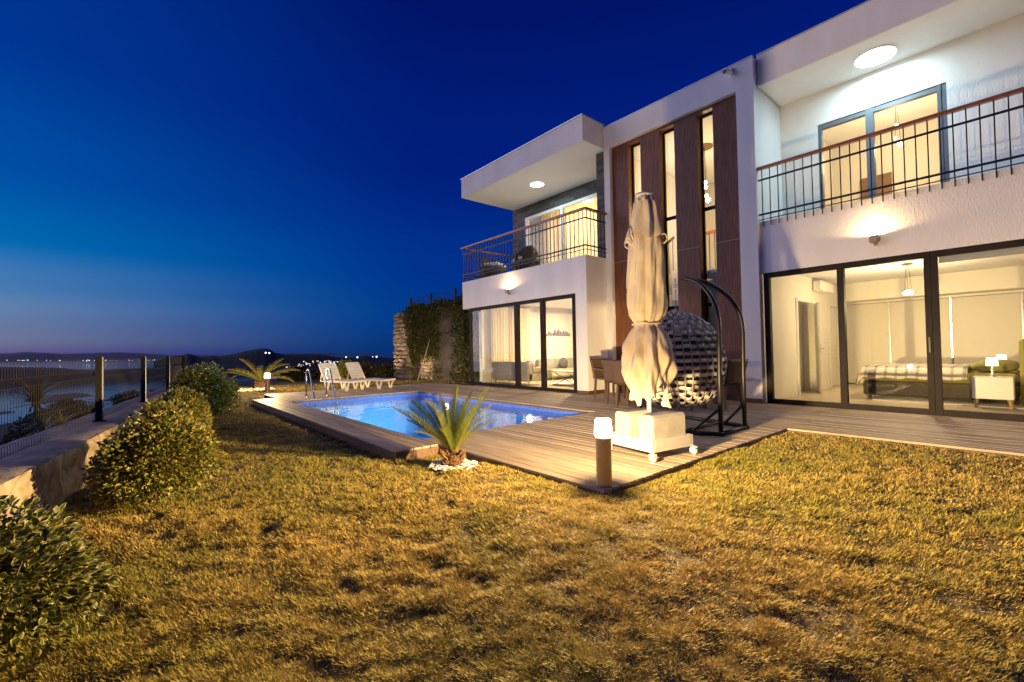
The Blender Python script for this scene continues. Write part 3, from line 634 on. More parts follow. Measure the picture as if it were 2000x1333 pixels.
MB().tube(rim+[rim[0]], .022, 8).build('rim_tube', wick, egg, True)
cush = mat('dark_cushion', (.05, .05, .055), .9)
def cfn(i, j):
    th = -2.2 + 4.4*i/29; t = .10 + .62*j/15; p = egg_pt(th, t, -.07 - .02*math.sin(i*.9)*math.sin(j*.8)); return p
o = MB().grid(cfn, 30, 16).build('cushion', cush, egg, True); o.modifiers.new('s', 'SOLIDIFY').thickness = .05
st = MB()
TOPP = Vector((EX+.02, EY, 2.08))
for y0 in (5.52, 6.20):
    foot = Vector((-2.59, y0, .03))
    pts = [foot, foot+Vector((.0, 0, .7)), foot+Vector((0.01, 0, 1.25))]
    for a in np.linspace(0, 1, 12)[1:]:
        ang = a*R(84); rx, rz = .70, .70
        pts.append(Vector((-2.58 - rx*(1-math.cos(ang)), y0 + (EY+(.05 if y0 > EY else -.05)-y0)*(a**1.6), 1.33 + rz*math.sin(ang)+.03*a)))
    st.tube(pts, .028, 10)
st.tube([(-2.59, 5.52, .03), (-2.585, 6.20, .03)], .026, 8); st.build('stand_arc', black, egg, True)
b = MB(); 
for y0, y1 in ((5.52, 5.18), (6.20, 6.55)): b.tube([(-2.55, y0, .028), (-2.80, y0+(y1-y0)*.35, .028), (-3.2, y1*.6+y0*.4, .028), (-3.78, y1, .028)], .027, 8)
b.tube([(-3.0, 5.34, .028), (-3.0, 6.37, .028)], .02, 8)
for y0 in (5.52, 6.20): b.tube([(-2.59, y0, .34), (-2.90, y0+(-.12 if y0 < 6 else .12), .04)], .018, 6)
b.build('stand_base', black, egg, True)
b = MB(); tp = egg_pt(0, 1, 0); 
for i in range(7): z = tp.z - .02 + i*(2.03-tp.z)/6; b.tube([(EX+(.012 if i % 2 else 0)*math.cos(t), EY+(0 if i % 2 else .012)*math.cos(t), z+.035+.03*math.sin(t)) for t in np.linspace(0, 6.28, 9)], .004, 4)
b.build('chain', mat('steel', (.6, .6, .62), .25, metal=1), egg)

# ---------------------------------------------------------------- bollards
bolm = mat('bollard_metal', (.30, .23, .17), .45, metal=.4, var=.2); bol_e = opalmat('bollard_glow', (1.0, .78, .42), 7); bol_e2 = opalmat('bollard_glow_far', (1.0, .72, .36), 7)
def bollard(x, y, z, h, lab, e, r=.062, pw=5400):
    t = thing('bollard_light', lab, 'bollard light', (x, y, z), 'lit garden bollards')
    MB().lathe([(r*1.0, z), (r, z+.01), (r, z+h*.72), (r*.8, z+h*.725)], x, y, 28).build('post', bolm, t, False)
    zz = z+h*.726; hh = h*.274
    MB().lathe([(r*.9, zz), (r*1.14, zz+.012), (r*1.12, zz+hh*.5), (r*1.03, zz+hh-.01), (r*.9, zz+hh), (.001, zz+hh+.002)], x, y, 28, False).build('shade', e, t, True)
    soft_falloff(lamp('bollard_bulb', 'POINT', (x, y, zz+hh*.55), pw, (1.0, .68, .30), t, shadow_soft_size=.045), 15.0, [(-1, 1), (.03, 1), (.17, .62), (.3, .32), (.48, .18), (.62, .22), (.78, .34), (1, .34)])
    return t
bollard(-2.315, 2.90, .001, .535, 'lit cylindrical bollard lamp standing on the corner of the deck', bol_e)
bollard(-15.9, 3.25, -.075, .60, 'lit bollard lamp glowing in front of the far palm', bol_e2, .075, 2600)

# ---------------------------------------------------------------- pool ladder
steel = MATS['steel']
lad = thing('pool_ladder', 'stainless steel pool ladder with two curved handrails', 'pool ladder', (-11.9, 3.65, 0))
for y in (3.40, 3.90):
    x = -12.25
    pts = [(x, y, .01), (x, y, .50)] + [(x+.19-.19*math.cos(a), y, .52+.19*math.sin(a)) for a in np.linspace(0.2, 2.2, 10)] + [(-11.60, y, .05), (-11.40, y, -.25), (-11.38, y, -.9)]
    MB().tube(pts, .02, 10).build('handrail', steel, lad, True); MB().lathe([(.05, .001), (.05, .012), (.03, .03)], x, y, 16).build('flange', steel, lad)
for z in (-.30, -.55, -.8): MB().box(-11.42, -11.34, 3.41, 3.89, z-.012, z+.012).build('step', steel, lad)

# ---------------------------------------------------------------- sun loungers
plast = mat('white_plastic', (.80, .78, .75), .4, var=.04)
def lounger(loc, rz, lab):
    t = thing('sun_lounger', lab, 'sun lounger', (0, 0, 0)); L, w = 1.30, .33; zs = .30
    b = MB()
    for s in (-1, 1):
        b.bar((0, s*w, zs), (L, s*w, zs-.0), .045, .06)
    b.bar((0, -w, zs), (0, w, zs), .05, .05); b.bar((L, -w, zs), (L, w, zs), .06, .06); b.build('frame', plast, t, local=True)
    for i in range(8):
        x = .08 + i*.155; MB().box(x, x+.13, -w+.02, w-.02, zs+.012+.015*math.sin(i*.9), zs+.036+.015*math.sin(i*.9), .006).build('slat', plast, t, local=True)
    a = R(62); ca, sa = math.cos(a), math.sin(a)
    for s in (-1, 1): MB().bar((.02, s*w, zs+.02), (.02-.66*ca, s*w, zs+.02+.66*sa), .045, .04).build('backrest_rail', plast, t, local=True)
    for i in range(6):
        d0 = .03+i*.108; m = MB(); P = lambda d, n, y: (.02-d*ca+n*sa, y, zs+.03+d*sa+n*ca)
        m.add([P(d0, 0, -w+.02), P(d0, 0, w-.02), P(d0+.095, 0, w-.02), P(d0+.095, 0, -w+.02), P(d0, .02, -w+.02), P(d0, .02, w-.02), P(d0+.095, .02, w-.02), P(d0+.095, .02, -w+.02)], [(3, 2, 1, 0), (4, 5, 6, 7), (0, 1, 5, 4), (1, 2, 6, 5), (2, 3, 7, 6), (3, 0, 4, 7)]); m.build('backrest_slat', plast, t, local=True)
    for x in (.12, L-.2):
        for s in (-1, 1):
            MB().bar((x-.10, s*w, zs), (x-.01, s*w, .012), .04, .05, (1, 0, 0)).bar((x+.13, s*w, zs), (x+.03, s*w, .012), .04, .05, (1, 0, 0)).box(x-.035, x+.055, s*w-.02, s*w+.02, 0, .03).build('leg', plast, t, local=True)
    for s in (-1, 1): MB().bar((-.18, s*(w-.04), zs+.35), (-.26, s*(w-.04), zs-.0), .02).bar((-.26, s*(w-.04), zs), (.0, s*(w-.04), zs), .03).build('prop', plast, t, local=True)
    t.location = loc; t.rotation_euler[2] = rz; t.scale = (.88,)*3; return t
lounger((-14.17, 4.70, .001), R(20), 'white slatted plastic sun lounger beside the pool ladder')
lounger((-14.0, 5.45, .001), R(30), 'white slatted plastic sun lounger further from the pool ladder')

# ---------------------------------------------------------------- dining set
rattan = mat('brown_rattan', (.085, .045, .024), .55, bump=.004, bscale=90, var=.3, vscale=30)
def chair(loc, rz, lab, first=[None]):
    if first[0] is None:
        t = thing('dining_chair', lab, 'chair', (0, 0, 0), 'brown dining chairs'); w = .24
        MB().box(-.23, .23, -w, w, .42, .465, .012).build('seat', rattan, t, local=True)
        m = MB().grid(lambda i, j: (-.22-.10*(j/8)**1.3 - .03*math.cos((i/10-.5)*3), (-w-.015+(2*w+.03)*i/10)*(1+.10*j/8), .44+.44*j/8), 11, 9); o = m.build('backrest', rattan, t, True, local=True); o.modifiers.new('s', 'SOLIDIFY').thickness = .025
        for x, y in ((-.2, -w+.02), (-.2, w-.02), (.2, -w+.02), (.2, w-.02)): MB().bar((x, y, .42), (x*1.12, y*1.08, 0), .034).build('leg', rattan, t, local=True)
        for s in (-1, 1): MB().bar((-.24, s*w, .66), (.18, s*w, .64), .04, .03).bar((.18, s*w, .64), (.21, s*w, .43), .03).build('armrest', rattan, t, local=True)
        first[0] = t
    else: t = copy_tree(first[0])
    t['label'] = lab; t.location = loc; t.rotation_euler[2] = rz; return t
chair((-6.22, 8.05, .001), R(-20), 'brown rattan dining chair next to the white side wall')
chair((-5.42, 7.45, .001), R(95), 'brown rattan dining chair turned with its back to the pool')
chair((-4.95, 7.12, .001), R(100), 'brown rattan dining chair whose legs show behind the parasol cloth')
chair((-4.15, 7.55, .001), R(85), 'brown rattan dining chair hidden behind the egg chair basket')
chair((-3.72, 8.0, .001), R(170), 'brown rattan dining chair between the egg chair and the column')
tb = thing('dining_table', 'brown dining table with pale top behind the closed parasol', 'table', (-4.75, 8.2, 0))
MB().box(-5.72, -4.0, 7.82, 8.62, .715, .745, .008).build('table_top', mat('table_top', (.42, .36, .30), .4, var=.1), tb)
for x in (-5.62, -4.1):
    for y in (7.92, 8.52): MB().box(x-.035, x+.035, y-.035, y+.035, .001, .715).build('leg', rattan, tb)

# ---------------------------------------------------------------- balcony chairs upstairs
def arm(loc, rz, lab):
    t = thing('armchair', lab, 'armchair', (0, 0, 0), 'rattan armchairs on the balcony')
    m = MB().grid(lambda i, j: ((-.30+.10*abs(i/12-.5)*4)*1.0 - .06*j/8*(1-abs(i/6-1)), -.33+.66*i/12, .12+(.50-.22*abs(i/6-1)**2)*j/8+.0), 13, 9); o = m.build('backrest', rattan, t, True, local=True); o.modifiers.new('s', 'SOLIDIFY').thickness = .03
    MB().box(-.26, .30, -.30, .30, .26, .33, .02).build('seat', rattan, t, local=True); MB().box(-.24, .28, -.27, .27, .331, .42, .03).build('cushion', mat('pale_cushion', (.7, .66, .6), .8), t, local=True)
    for x in (-.22, .25):
        for y in (-.26, .26): MB().bar((x, y, 0), (x, y, .27), .035).build('leg', rattan, t, local=True)
    t.location = loc; t.rotation_euler[2] = rz; t.scale = (1.25, 1.25, 1.45)
arm((-11.75, 9.15, 3.371), R(25), 'rattan armchair with pale cushion in the outer corner of the balcony')
arm((-10.35, 9.35, 3.371), R(160), 'rattan armchair by the white balcony door')
# ================================================================ GARDEN
# ---------------------------------------------------------------- low wall and mesh fence
wallm = mat('garden_wall_stone', (.40, .32, .22), .9, bump=.05, bscale=9, var=.55, vscale=7, col2=(.20, .145, .085))
copm = mat('wall_top_concrete', (.30, .26, .235), .85, bump=.012, bscale=25, var=.4, vscale=6)
def fpt(u, s, z): p = FP0 + FD*u + FN*s; return (p[0], p[1], z)
gw = thing('garden_wall', 'low rough stone wall carrying the wire mesh fence along the lawn', 'wall', fpt(2, .1, -.2))
n = 260; us = np.linspace(-10, 9.6, n)
def wfn(i, j):
    u = us[i]; z = -.30 + .595*j/11; s = .30 + (0 if j == 11 else .025*float(snoise(np.array(u), np.array(z*3), 4.1, 2)) + .012*float(snoise(np.array(u), np.array(z), 13, 6))) - .0*j
    return fpt(u, s - .02*(j/11), z)
MB().grid(wfn, n, 12).build('stone_face', wallm, gw, True)
def tfn(i, j):
    u = us[i]; s = [.285, .26, .10, -.10, -.34, -.36][j]; z = [.288, .303, .302, .300, .30, -.4][j] + (.006*float(snoise(np.array(u), np.array(s*2), 5, 8)) if j < 5 else 0)
    return fpt(u, s + (.012*float(snoise(np.array(u*3.1), np.array(1.0), 3, 1)) if j < 2 else 0), z)
MB().grid(tfn, n, 6).build('wall_top', copm, gw, True)
MB().tube([fpt(.9+.04*math.sin(k*1.3), .325+.012*math.cos(k*2), -.15+.075*k) for k in range(7)], .012, 6).build('dead_vine', mat('dead_vine', (.09, .06, .035), .9), gw, True)
wirem = mat('fence_wire', (.055, .046, .038), .6, spec=.1); postm = mat('fence_post', (.018, .019, .02), .6, spec=.15)
fe = thing('mesh_fence', 'dark post and welded wire mesh fence on the low garden wall', 'fence', fpt(0, 0, .3))
PU = [-6.0, -3.05, 0, 2.65, 5.3, 7.95]
for u in PU:
    b = MB(); a = fpt(u, 0, .301); b.bar(a, (a[0], a[1], 1.10), .065, .065, (FD[0], FD[1], 0)); b.bar((a[0], a[1], 1.10), (a[0], a[1], 1.115), .06, .06, (FD[0], FD[1], 0)); b.box(a[0]-.06, a[0]+.06, a[1]-.06, a[1]+.06, .301, .309); b.build('fence_post', postm, fe)
prof = [(0, .315), (0, .40), (.035, .44), (0, .48), (0, .86), (.035, .90), (0, .94), (0, 1.09)]
for u0, u1 in zip(PU[:-1], PU[1:]):
    b = MB(); k = int((u1-u0-.08)/.05)
    for i in range(k+1):
        u = u0+.04+(u1-u0-.08)*i/k; b.tube([fpt(u, -.034-q[0], q[1]) for q in prof], .0019, 4, False)
    for z, o in ((.33, 0), (.40, 0), (.48, 0), (.58, 0), (.70, 0), (.86, 0), (.94, 0), (1.06, 0)): b.tube([fpt(u0+.03, -.030+o, z), fpt(u1-.03, -.030+o, z)], .0018, 4, False)
    b.build('mesh_panel', wirem, fe)

# ---------------------------------------------------------------- leaf clouds
leafm = leafmat('shrub_leaf'); barkm = mat('bark', (.10, .065, .04), .9, bump=.01, bscale=20)
def leaves(P, Nrm, size, wid, cols, rng, droop=.0, cup=.25, spread=1.0):
    """each leaf a folded diamond of 4 triangles"""
    n = len(P); r = rng.normal(size=(n, 3))*spread; d = Nrm + r*.6; d /= np.linalg.norm(d, axis=1)[:, None]
    d[:, 2] -= droop; d /= np.linalg.norm(d, axis=1)[:, None]
    s = np.cross(d, rng.normal(size=(n, 3))); s /= np.linalg.norm(s, axis=1)[:, None]; nn = np.cross(s, d)
    L = size[:, None]; Wd = wid[:, None]
    a = P; m1 = P + d*L*.45 + s*Wd + nn*Wd*cup; m2 = P + d*L*.45 - s*Wd + nn*Wd*cup; mid = P + d*L*.5; tip = P + d*L
    V = np.stack([a, m1, mid, m2, tip], 1).reshape(-1, 3); base = np.arange(n)[:, None]*5
    F = np.concatenate([base+np.array([[0, 1, 2]]), base+np.array([[0, 2, 3]]), base+np.array([[1, 4, 2]]), base+np.array([[2, 4, 3]])], 0)
    C = np.repeat(cols[:, None, :], 5, 1).reshape(-1, 3)
    return V, F, C
def lumpy(rng, n, c, rx, ry, rz, lumps=14, inner=.55, flat=0):
    """points through a lumpy crown, with outward normals"""
    lc = rng.normal(size=(lumps, 3)); lc /= np.linalg.norm(lc, axis=1)[:, None]; lc[:, 2] = np.abs(lc[:, 2])*1.35-.5
    k = rng.integers(0, lumps, n); d = rng.normal(size=(n, 3)); d /= np.linalg.norm(d, axis=1)[:, None]
    rad = (inner + (1-inner)*rng.random(n)**.5)
    p = lc[k]*.55 + d*.52*rad[:, None]*(0.8+.4*rng.random(lumps))[k][:, None]
    nrm = p/np.linalg.norm(p, axis=1)[:, None]*.6 + d*.5
    p = p*np.array([rx, ry, rz]) + np.array(c)
    return p, nrm
def shrub(name, lab, cat, c, rx, ry, rz, n, size, pal, seed, zmin, group=None, lumps=16, wr=.30, stems=7):
    rng = np.random.default_rng(seed); base = Vector((c[0], c[1], zmin)); t = thing(name, lab, cat, base, group)
    p, nr = lumpy(rng, n, c, rx, ry, rz, lumps); ok = p[:, 2] > zmin+.03; p, nr = p[ok], nr[ok]; n = len(p)
    pal = np.array(pal); cols = pal[rng.integers(0, len(pal), n)]*(0.7+.6*rng.random(n))[:, None]
    sz = size*(.6+.8*rng.random(n)); V, F, C = leaves(p, nr, sz, sz*wr, cols, rng)
    o = link('foliage', npmesh('foliage', V-np.array(base), F, C), leafm, t); o['kind'] = 'stuff'
    b = MB()
    for i in range(stems):
        a = rng.random()*6.28; b.tube([base+Vector((.04*math.cos(a), .04*math.sin(a), -.02)), base+Vector((rx*.3*math.cos(a), ry*.3*math.sin(a), rz*.6)), base+Vector((rx*.55*math.cos(a), ry*.55*math.sin(a), rz*1.2))], [.012, .009, .004], 5)
    b.build('stem', barkm, t, True); return t
G1 = [(.10, .12, .018), (.17, .17, .028), (.26, .24, .045), (.07, .08, .016), (.20, .13, .03)]
G2 = [(.14, .17, .025), (.25, .25, .045), (.09, .11, .018), (.30, .26, .05)]
shrub('garden_shrub', 'large dense round shrub against the low stone wall, biggest of the row', 'shrub', (-4.78, .16, .25), .37, .42, .47, 22000, .031, G1, 1, -.13, 'shrubs along the garden wall', 22)
shrub('garden_shrub', 'smaller shrub directly behind the biggest one', 'shrub', (-6.95, .42, .30), .36, .36, .40, 15000, .035, G1, 2, -.13, 'shrubs along the garden wall', 18)
shrub('garden_shrub', 'brighter green shrub at the far end of the row', 'shrub', (-9.25, .90, .44), .50, .50, .56, 15000, .042, G2, 3, -.13, 'shrubs along the garden wall', 20)

# near variegated shrub: big single leaves, cream margins
varm = leafmat('variegated_leaf', .5, .2)
def vleaf_mesh(seed):
    r = np.random.default_rng(seed); n = 7; V = []; C = []
    L = 1.0; w0 = .30*(.85+.3*r.random()); curl = .25*r.random()+.05; wav = r.random()*6
    for i in range(n):
        u = i/(n-1); w = w0*math.sin(math.pi*min(1, u*.93+.05))**.8; z = -curl*u*u + .02*math.sin(u*7+wav)
        for k, f in enumerate((-1, -.72, 0, .72, 1)):
            V.append((u*L, w*f, z + .28*w*abs(f) + (.03*math.sin(u*9+wav+k) if abs(f) == 1 else 0)))
            C.append((.50, .41, .11) if abs(f) == 1 else (.035, .052, .010) if f == 0 else (.06, .078, .014))
    F = [(i*5+k, i*5+k+1, i*5+6+k, i*5+5+k) for i in range(n-1) for k in range(4)]
    me = npmesh('leaf', V, F, np.array(C), True); me.materials.append(varm); return me
VL = [vleaf_mesh(s) for s in range(6)]
vs_base = Vector((-2.86, -.53, -.12))
vsh = thing('variegated_shrub', 'low round shrub with cream-edged leaves at the end of the stone wall', 'shrub', vs_base)
rng = np.random.default_rng(5)
p, nr = lumpy(rng, 5600, (-2.86, -.53, .15), .40, .42, .36, 20, .7)
ok = p[:, 2] > -.09; p, nr = p[ok], nr[ok]
dist = np.linalg.norm(p - np.array([0, 0, 1.1]), axis=1); outw = np.linalg.norm((p-np.array([-2.86, -.53, .15]))/np.array([.40, .42, .36]), axis=1)
order = np.argsort(dist - .6*outw); own = order[:290]; rest = order[290:]
def leaf_matrix(pos, d, size):
    d = Vector(d).normalized(); d = (d + Vector(rng.normal(size=3))*.45).normalized(); s = d.cross(Vector(rng.normal(size=3))).normalized(); n_ = s.cross(d)
    if n_.z < 0 and rng.random() < .8: s, n_ = -s, -n_
    m = Matrix((( d.x, s.x, n_.x, pos[0]), (d.y, s.y, n_.y, pos[1]), (d.z, s.z, n_.z, pos[2]), (0, 0, 0, 1))); return m @ Matrix.Scale(size, 4)
for i in own:
    o = bpy.data.objects.new('leaf', VL[i % 6]); COL.objects.link(o); o.parent = vsh; o.matrix_local = leaf_matrix(Vector(p[i])-vs_base, nr[i], .040*(.75+.5*rng.random()))
VV = []; FF = []; CC = []
tpl = [(np.array([v.co for v in m.vertices]), np.array([list(q.vertices) for q in m.polygons]), np.array([c.color[:3] for c in m.attributes['Col'].data])) for m in VL]
k0 = 0
for i in rest:
    M = np.array(leaf_matrix(Vector(p[i])-vs_base, nr[i], .039*(.7+.5*rng.random()))); a, f_, c_ = tpl[i % 6]
    VV.append(a@M[:3, :3].T + M[:3, 3]); FF.append(f_+k0); CC.append(c_); k0 += len(a)
o = link('foliage', npmesh('foliage', np.concatenate(VV), np.concatenate(FF), np.concatenate(CC), True), varm, vsh); o['kind'] = 'stuff'
b = MB()
for i in range(9):
    a = i*.7; b.tube([vs_base+Vector((.03*math.cos(a), .03*math.sin(a), -.02)), vs_base+Vector((.2*math.cos(a), .2*math.sin(a), .22)), vs_base+Vector((.3*math.cos(a), .3*math.sin(a), .42))], [.01, .007, .003], 5)
b.build('stem', barkm, vsh, True)
# small lobed-leaf seedling in the grass
sp = thing('seedling', 'small plant with bright green lobed leaves in the grass', 'plant', (-1.99, -.19, -.115))
def lobed():
    V = [(0, 0, 0)]; C = [(.10, .16, .02)]; 
    for i in range(21):
        a = -2.2+4.4*i/20; r = .5+.32*math.cos(a*3.2)*(1 if abs(a) < 1.6 else .5); V.append((.45+r*math.cos(a)*.75, r*math.sin(a)*.62, .10*abs(math.sin(a))-.05)); C.append((.17, .22, .03))
    me = npmesh('leaf', V, [(0, i, i+1) for i in range(1, 21)], np.array(C), False); me.materials.append(leafm); return me
lm = lobed()
for i in range(7):
    a = i*.9+.3; o = bpy.data.objects.new('leaf', lm); COL.objects.link(o); o.parent = sp; o.location = (.02*math.cos(a), .02*math.sin(a), .07+.012*i); o.rotation_euler = (rng.normal()*.2, -.45+rng.normal()*.25, a); o.scale = (.085,)*3
b = MB().tube([(-1.99, -.19, -.12), (-1.985, -.185, .03)], .004, 5); b.build('stem', barkm, sp)

# ---------------------------------------------------------------- sago palms
palmm = leafmat('palm_leaf', .4, .08)
def sago(name, lab, base, nf, Lf, seed, th=.17, tr=.085, pal=((.035, .065, .010), (.14, .165, .024)), el=(.68, 1.52), group='sago palms', lw=.15, bd=(.06, .42)):
    rng = np.random.default_rng(seed); t = thing(name, lab, 'palm', base, group); base = Vector(base)
    b = MB(); n = 22
    b.grid(lambda i, j: tuple(base + Vector(((tr*(1.12-.35*abs(j/9-.35)))*(1+.10*math.sin(i*7*2*math.pi/n*1+j*1.7))*math.cos(2*math.pi*i/n), (tr*(1.12-.35*abs(j/9-.35)))*(1+.10*math.sin(i*7*2*math.pi/n+j*1.7))*math.sin(2*math.pi*i/n), -.03 + th*j/9))), n, 10, True)
    b.build('trunk', mat('sago_trunk', (.14, .07, .035), .9, bump=.03, bscale=40, var=.5, vscale=25), t)
    b = MB()
    for i in range(70):
        a = rng.random()*6.28; z = th*(.15+.8*rng.random()); p0 = base+Vector((tr*math.cos(a), tr*math.sin(a), z)); b.bar(p0, p0+Vector((.05*math.cos(a), .05*math.sin(a), .03+.03*rng.random())), .008, .004)
    o = b.build('leaf_base', mat('dry_leaf_base', (.30, .16, .07), .9), t); o['kind'] = 'stuff'
    top = base + Vector((0, 0, th))
    for k in range(nf):
        a = 2*math.pi*k/nf*1.0 + rng.normal()*.15; e = el[0] + (el[1]-el[0])*rng.random(); L = Lf*(.8+.35*rng.random()); bend = bd[0]+(bd[1]-bd[0])*rng.random()
        h = Vector((math.cos(a), math.sin(a), 0)); pts = []; n = 26; p = top + h*tr*.3; ang = e
        for i in range(n):
            pts.append(p.copy()); p = p + (h*math.cos(ang) + Vector((0, 0, math.sin(ang))))*(L/n); ang -= bend/n*(1+1.2*i/n)
        V = []; F = []; C = []; side = Vector((-h.y, h.x, 0)); c0, c1 = np.array(pal[0]), np.array(pal[1]); mixc = c0 + (c1-c0)*rng.random()
        for i in range(n):
            u = i/(n-1); d = (pts[min(i+1, n-1)]-pts[max(i-1, 0)]).normalized(); nrm = side.cross(d)
            w = .004*(1-u*.7); V += [pts[i]+side*w, pts[i]-side*w, pts[i]+nrm*w*1.5]; C += [(.16, .13, .03)]*3
            if i: q = (i-1)*3; F += [(q, q+3, q+5), (q, q+5, q+2), (q+1, q+2, q+5), (q+1, q+5, q+4)]
        for i in range(2, int(n*2.4)):
            u = i/int(n*2.4); f_ = u*(n-1); i0 = int(f_); q = pts[i0].lerp(pts[min(i0+1, n-1)], f_-i0); d = (pts[min(i0+1, n-1)]-pts[max(i0-1, 0)]).normalized(); nrm = side.cross(d)
            if nrm.z < 0: nrm = -nrm
            ll = L*lw*(.85+.3*rng.random())*math.sin(math.pi*min(1, .12+u*.86))**.7
            for s in (-1, 1):
                dirv = (side*s*.62 + d*(.50+.25*rng.random()) + nrm*(.30+.35*rng.random())).normalized(); w = d*.0036*(L/.6)
                b0 = len(V); V += [q-w, q+w, q+dirv*ll*.6+w*.7+nrm*0.0, q+dirv*ll]; cc = mixc*(.8+.4*rng.random()); C += [cc]*4; F += [(b0, b0+1, b0+2), (b0, b0+2, b0+3)]
        o0 = origin(t); me = npmesh('frond', np.array([tuple(v-o0) for v in V]), F, np.array([tuple(c) for c in C])); link('frond', me, palmm, t)
    return t
sago('sago_palm', 'small upright sago palm in a ring of white pebbles beside the deck', (-3.93, 2.50, -.09), 30, .70, 4)
sago('sago_palm', 'wide sago palm behind the far glowing bollard', (-17.3, 3.35, -.08), 22, 1.15, 9, .28, .16, el=(.35, 1.15), lw=.17, bd=(.3, .8), pal=((.10, .12, .02), (.22, .20, .04)))
pebm = [mat('white_pebble', (.72, .68, .60), .7, rand=.2, var=.1), ]
pm = []
for s_ in range(4):
    r_ = np.random.default_rng(s_); b = MB().ball((0, 0, 0), 1, 8, 5, .6); b.v = [tuple(np.array(v)*(1+.22*r_.normal(size=3))) for v in b.v]; me = b.mesh('pebble', None, True); me.materials.append(pebm[0]); pm.append(me)
def pebbles(cx, cy, z, r0, r1, n, seed, size, lab):
    r_ = np.random.default_rng(seed); t = thing('pebble_ring', lab, 'pebbles', (cx, cy, z))
    for i in range(n):
        a = r_.random()*6.28; d = r0+(r1-r0)*r_.random()**.8; s_ = size*(.6+.8*r_.random()); o = bpy.data.objects.new('pebble', pm[i % 4]); COL.objects.link(o); o.parent = t
        o.location = (d*math.cos(a), d*math.sin(a)*.95, s_*.45 + .022); o.scale = (s_, s_*(.7+.4*r_.random()), s_*.8); o.rotation_euler[2] = a*3
pebbles(-3.93, 2.50, -.085, .10, .25, 170, 2, .019, 'ring of small white pebbles round the small sago palm')
pebbles(-16.9, 3.0, -.08, .15, .75, 110, 3, .05, 'scatter of pale stones round the far sago palm')

# ---------------------------------------------------------------- ivy-covered retaining wall
rubble = mat('rubble_stone', (.36, .31, .25), .9, var=.4, vscale=5, rand=.3, bump=.02, bscale=12)
iw = thing('retaining_wall', 'tall stone retaining wall overgrown with ivy beyond the pool', 'wall', (-17, 9.9, -.1))
MB().box(-19.3, -12.6, 9.78, 10.3, -.4, 2.95).build('core', mat('wall_core', (.10, .085, .075), .95, bump=.04, bscale=6, var=.5, vscale=3), iw)
rng = np.random.default_rng(21); sm = []
for s_ in range(5):
    r_ = np.random.default_rng(50+s_); b = MB().box(-.5, .5, -.5, .5, -.5, .5, .16); b.v = [tuple(np.array(v)+.09*r_.normal(size=3)) for v in b.v]; me = b.mesh('stone'); me.materials.append(rubble); sm.append(me)
def stone_at(x, y, z, sx, sy, sz, i, rz=0):
    o = bpy.data.objects.new('stone', sm[i % 5]); COL.objects.link(o); o.parent = iw; o.location = Vector((x, y, z))-origin(iw); o.scale = (sx, sy, sz); o.rotation_euler = (rng.normal()*.05, rng.normal()*.1, rz+rng.normal()*.08)
i = 0; z = -.1
while z < 2.75:
    h = .13+.09*rng.random(); x = -19.85
    while x < -18.75:
        w = .16+.16*rng.random(); stone_at(x+w/2, 9.62, z+h/2, w*.97, .4, h*.97, i); i += 1; x += w
    y = 9.85
    while y < 10.3: w = .2+.1*rng.random(); stone_at(-18.9, y+w/2, z+h/2, .35, w*.97, h*.97, i); i += 1; y += w
    z += h
z = 0
while z < 1.0:
    h = .12+.08*rng.random(); x = -17.75
    while x < -16.7: w = .14+.14*rng.random(); stone_at(x+w/2, 9.76, z+h/2-.1, w*.97, .16, h*.97, i); i += 1; x += w
    z += h
rng = np.random.default_rng(8)
n = 26000; X = -19.1+6.9*rng.random(n); Z = 3.15*rng.random(n)**.75 - .05
dens = snoise(X, Z*1.3, 1.1, 4)*.5+.45 + .35*smooth(1.6, 2.8, Z) - .75*np.exp(-((X+15.6)/1.1)**2-((Z-1.1)/.8)**2) - .6*np.exp(-((X+17.3)/.55)**2-((Z-.35)/.6)**2)
ok = rng.random(n) < dens; X, Z = X[ok], Z[ok]; n = len(X); th_ = .05+.30*rng.random(n)*(.5+.5*np.sin(X*2.1+Z)) + .12*smooth(2.2, 3.0, Z)
P = np.stack([X, 9.74-th_, Z - .25*th_], 1); N = np.tile([0, -1.0, -.15], (n, 1)) 
pal = np.array([(.035, .05, .012), (.06, .075, .018), (.09, .095, .022), (.05, .045, .02)]); sz = .075*(.6+.8*rng.random(n))
V, F, C = leaves(P, N, sz, sz*.42, pal[rng.integers(0, 4, n)], rng, .35)
n2 = 4000; X2 = -19.0+6.7*rng.random(n2); P2 = np.stack([X2, 9.6+.6*rng.random(n2), 2.95+.22*rng.random(n2)*(1+.5*np.sin(X2*3))], 1)
V2, F2, C2 = leaves(P2, np.tile([0, -.2, 1.0], (n2, 1)), .09*(.5+rng.random(n2)), .03*np.ones(n2), pal[rng.integers(0, 4, n2)], rng)
o = link('ivy', npmesh('ivy', np.concatenate([V, V2])-np.array(origin(iw)), np.concatenate([F, F2+len(V)]), np.concatenate([C, C2])), leafm, iw); o['kind'] = 'stuff'
f2 = thing('mesh_fence', 'dark wire mesh fence on top of the ivy-covered retaining wall', 'fence', (-17, 10.0, 2.95))
for x in (-19.2, -17.3, -15.35, -13.4): MB().box(x-.03, x+.03, 9.97, 10.03, 2.90, 3.68).build('fence_post', postm, f2)
for a, c in ((-19.2, -17.3), (-17.3, -15.35), (-15.35, -13.4)):
    b = MB(); k = 36
    for i in range(k+1): x = a+.04+(c-a-.08)*i/k; b.bar((x, 10, 2.98), (x, 10, 3.62), .005)
    for z in (3.0, 3.2, 3.4, 3.6): b.bar((a, 10.005, z), (c, 10.005, z), .006)
    b.build('mesh_panel', postm, f2)
MB().tube([(-17.25, 9.25, -.08), (-16.95, 9.45, .9), (-16.72, 9.55, 1.78)], [.02, .016, .01], 6).v
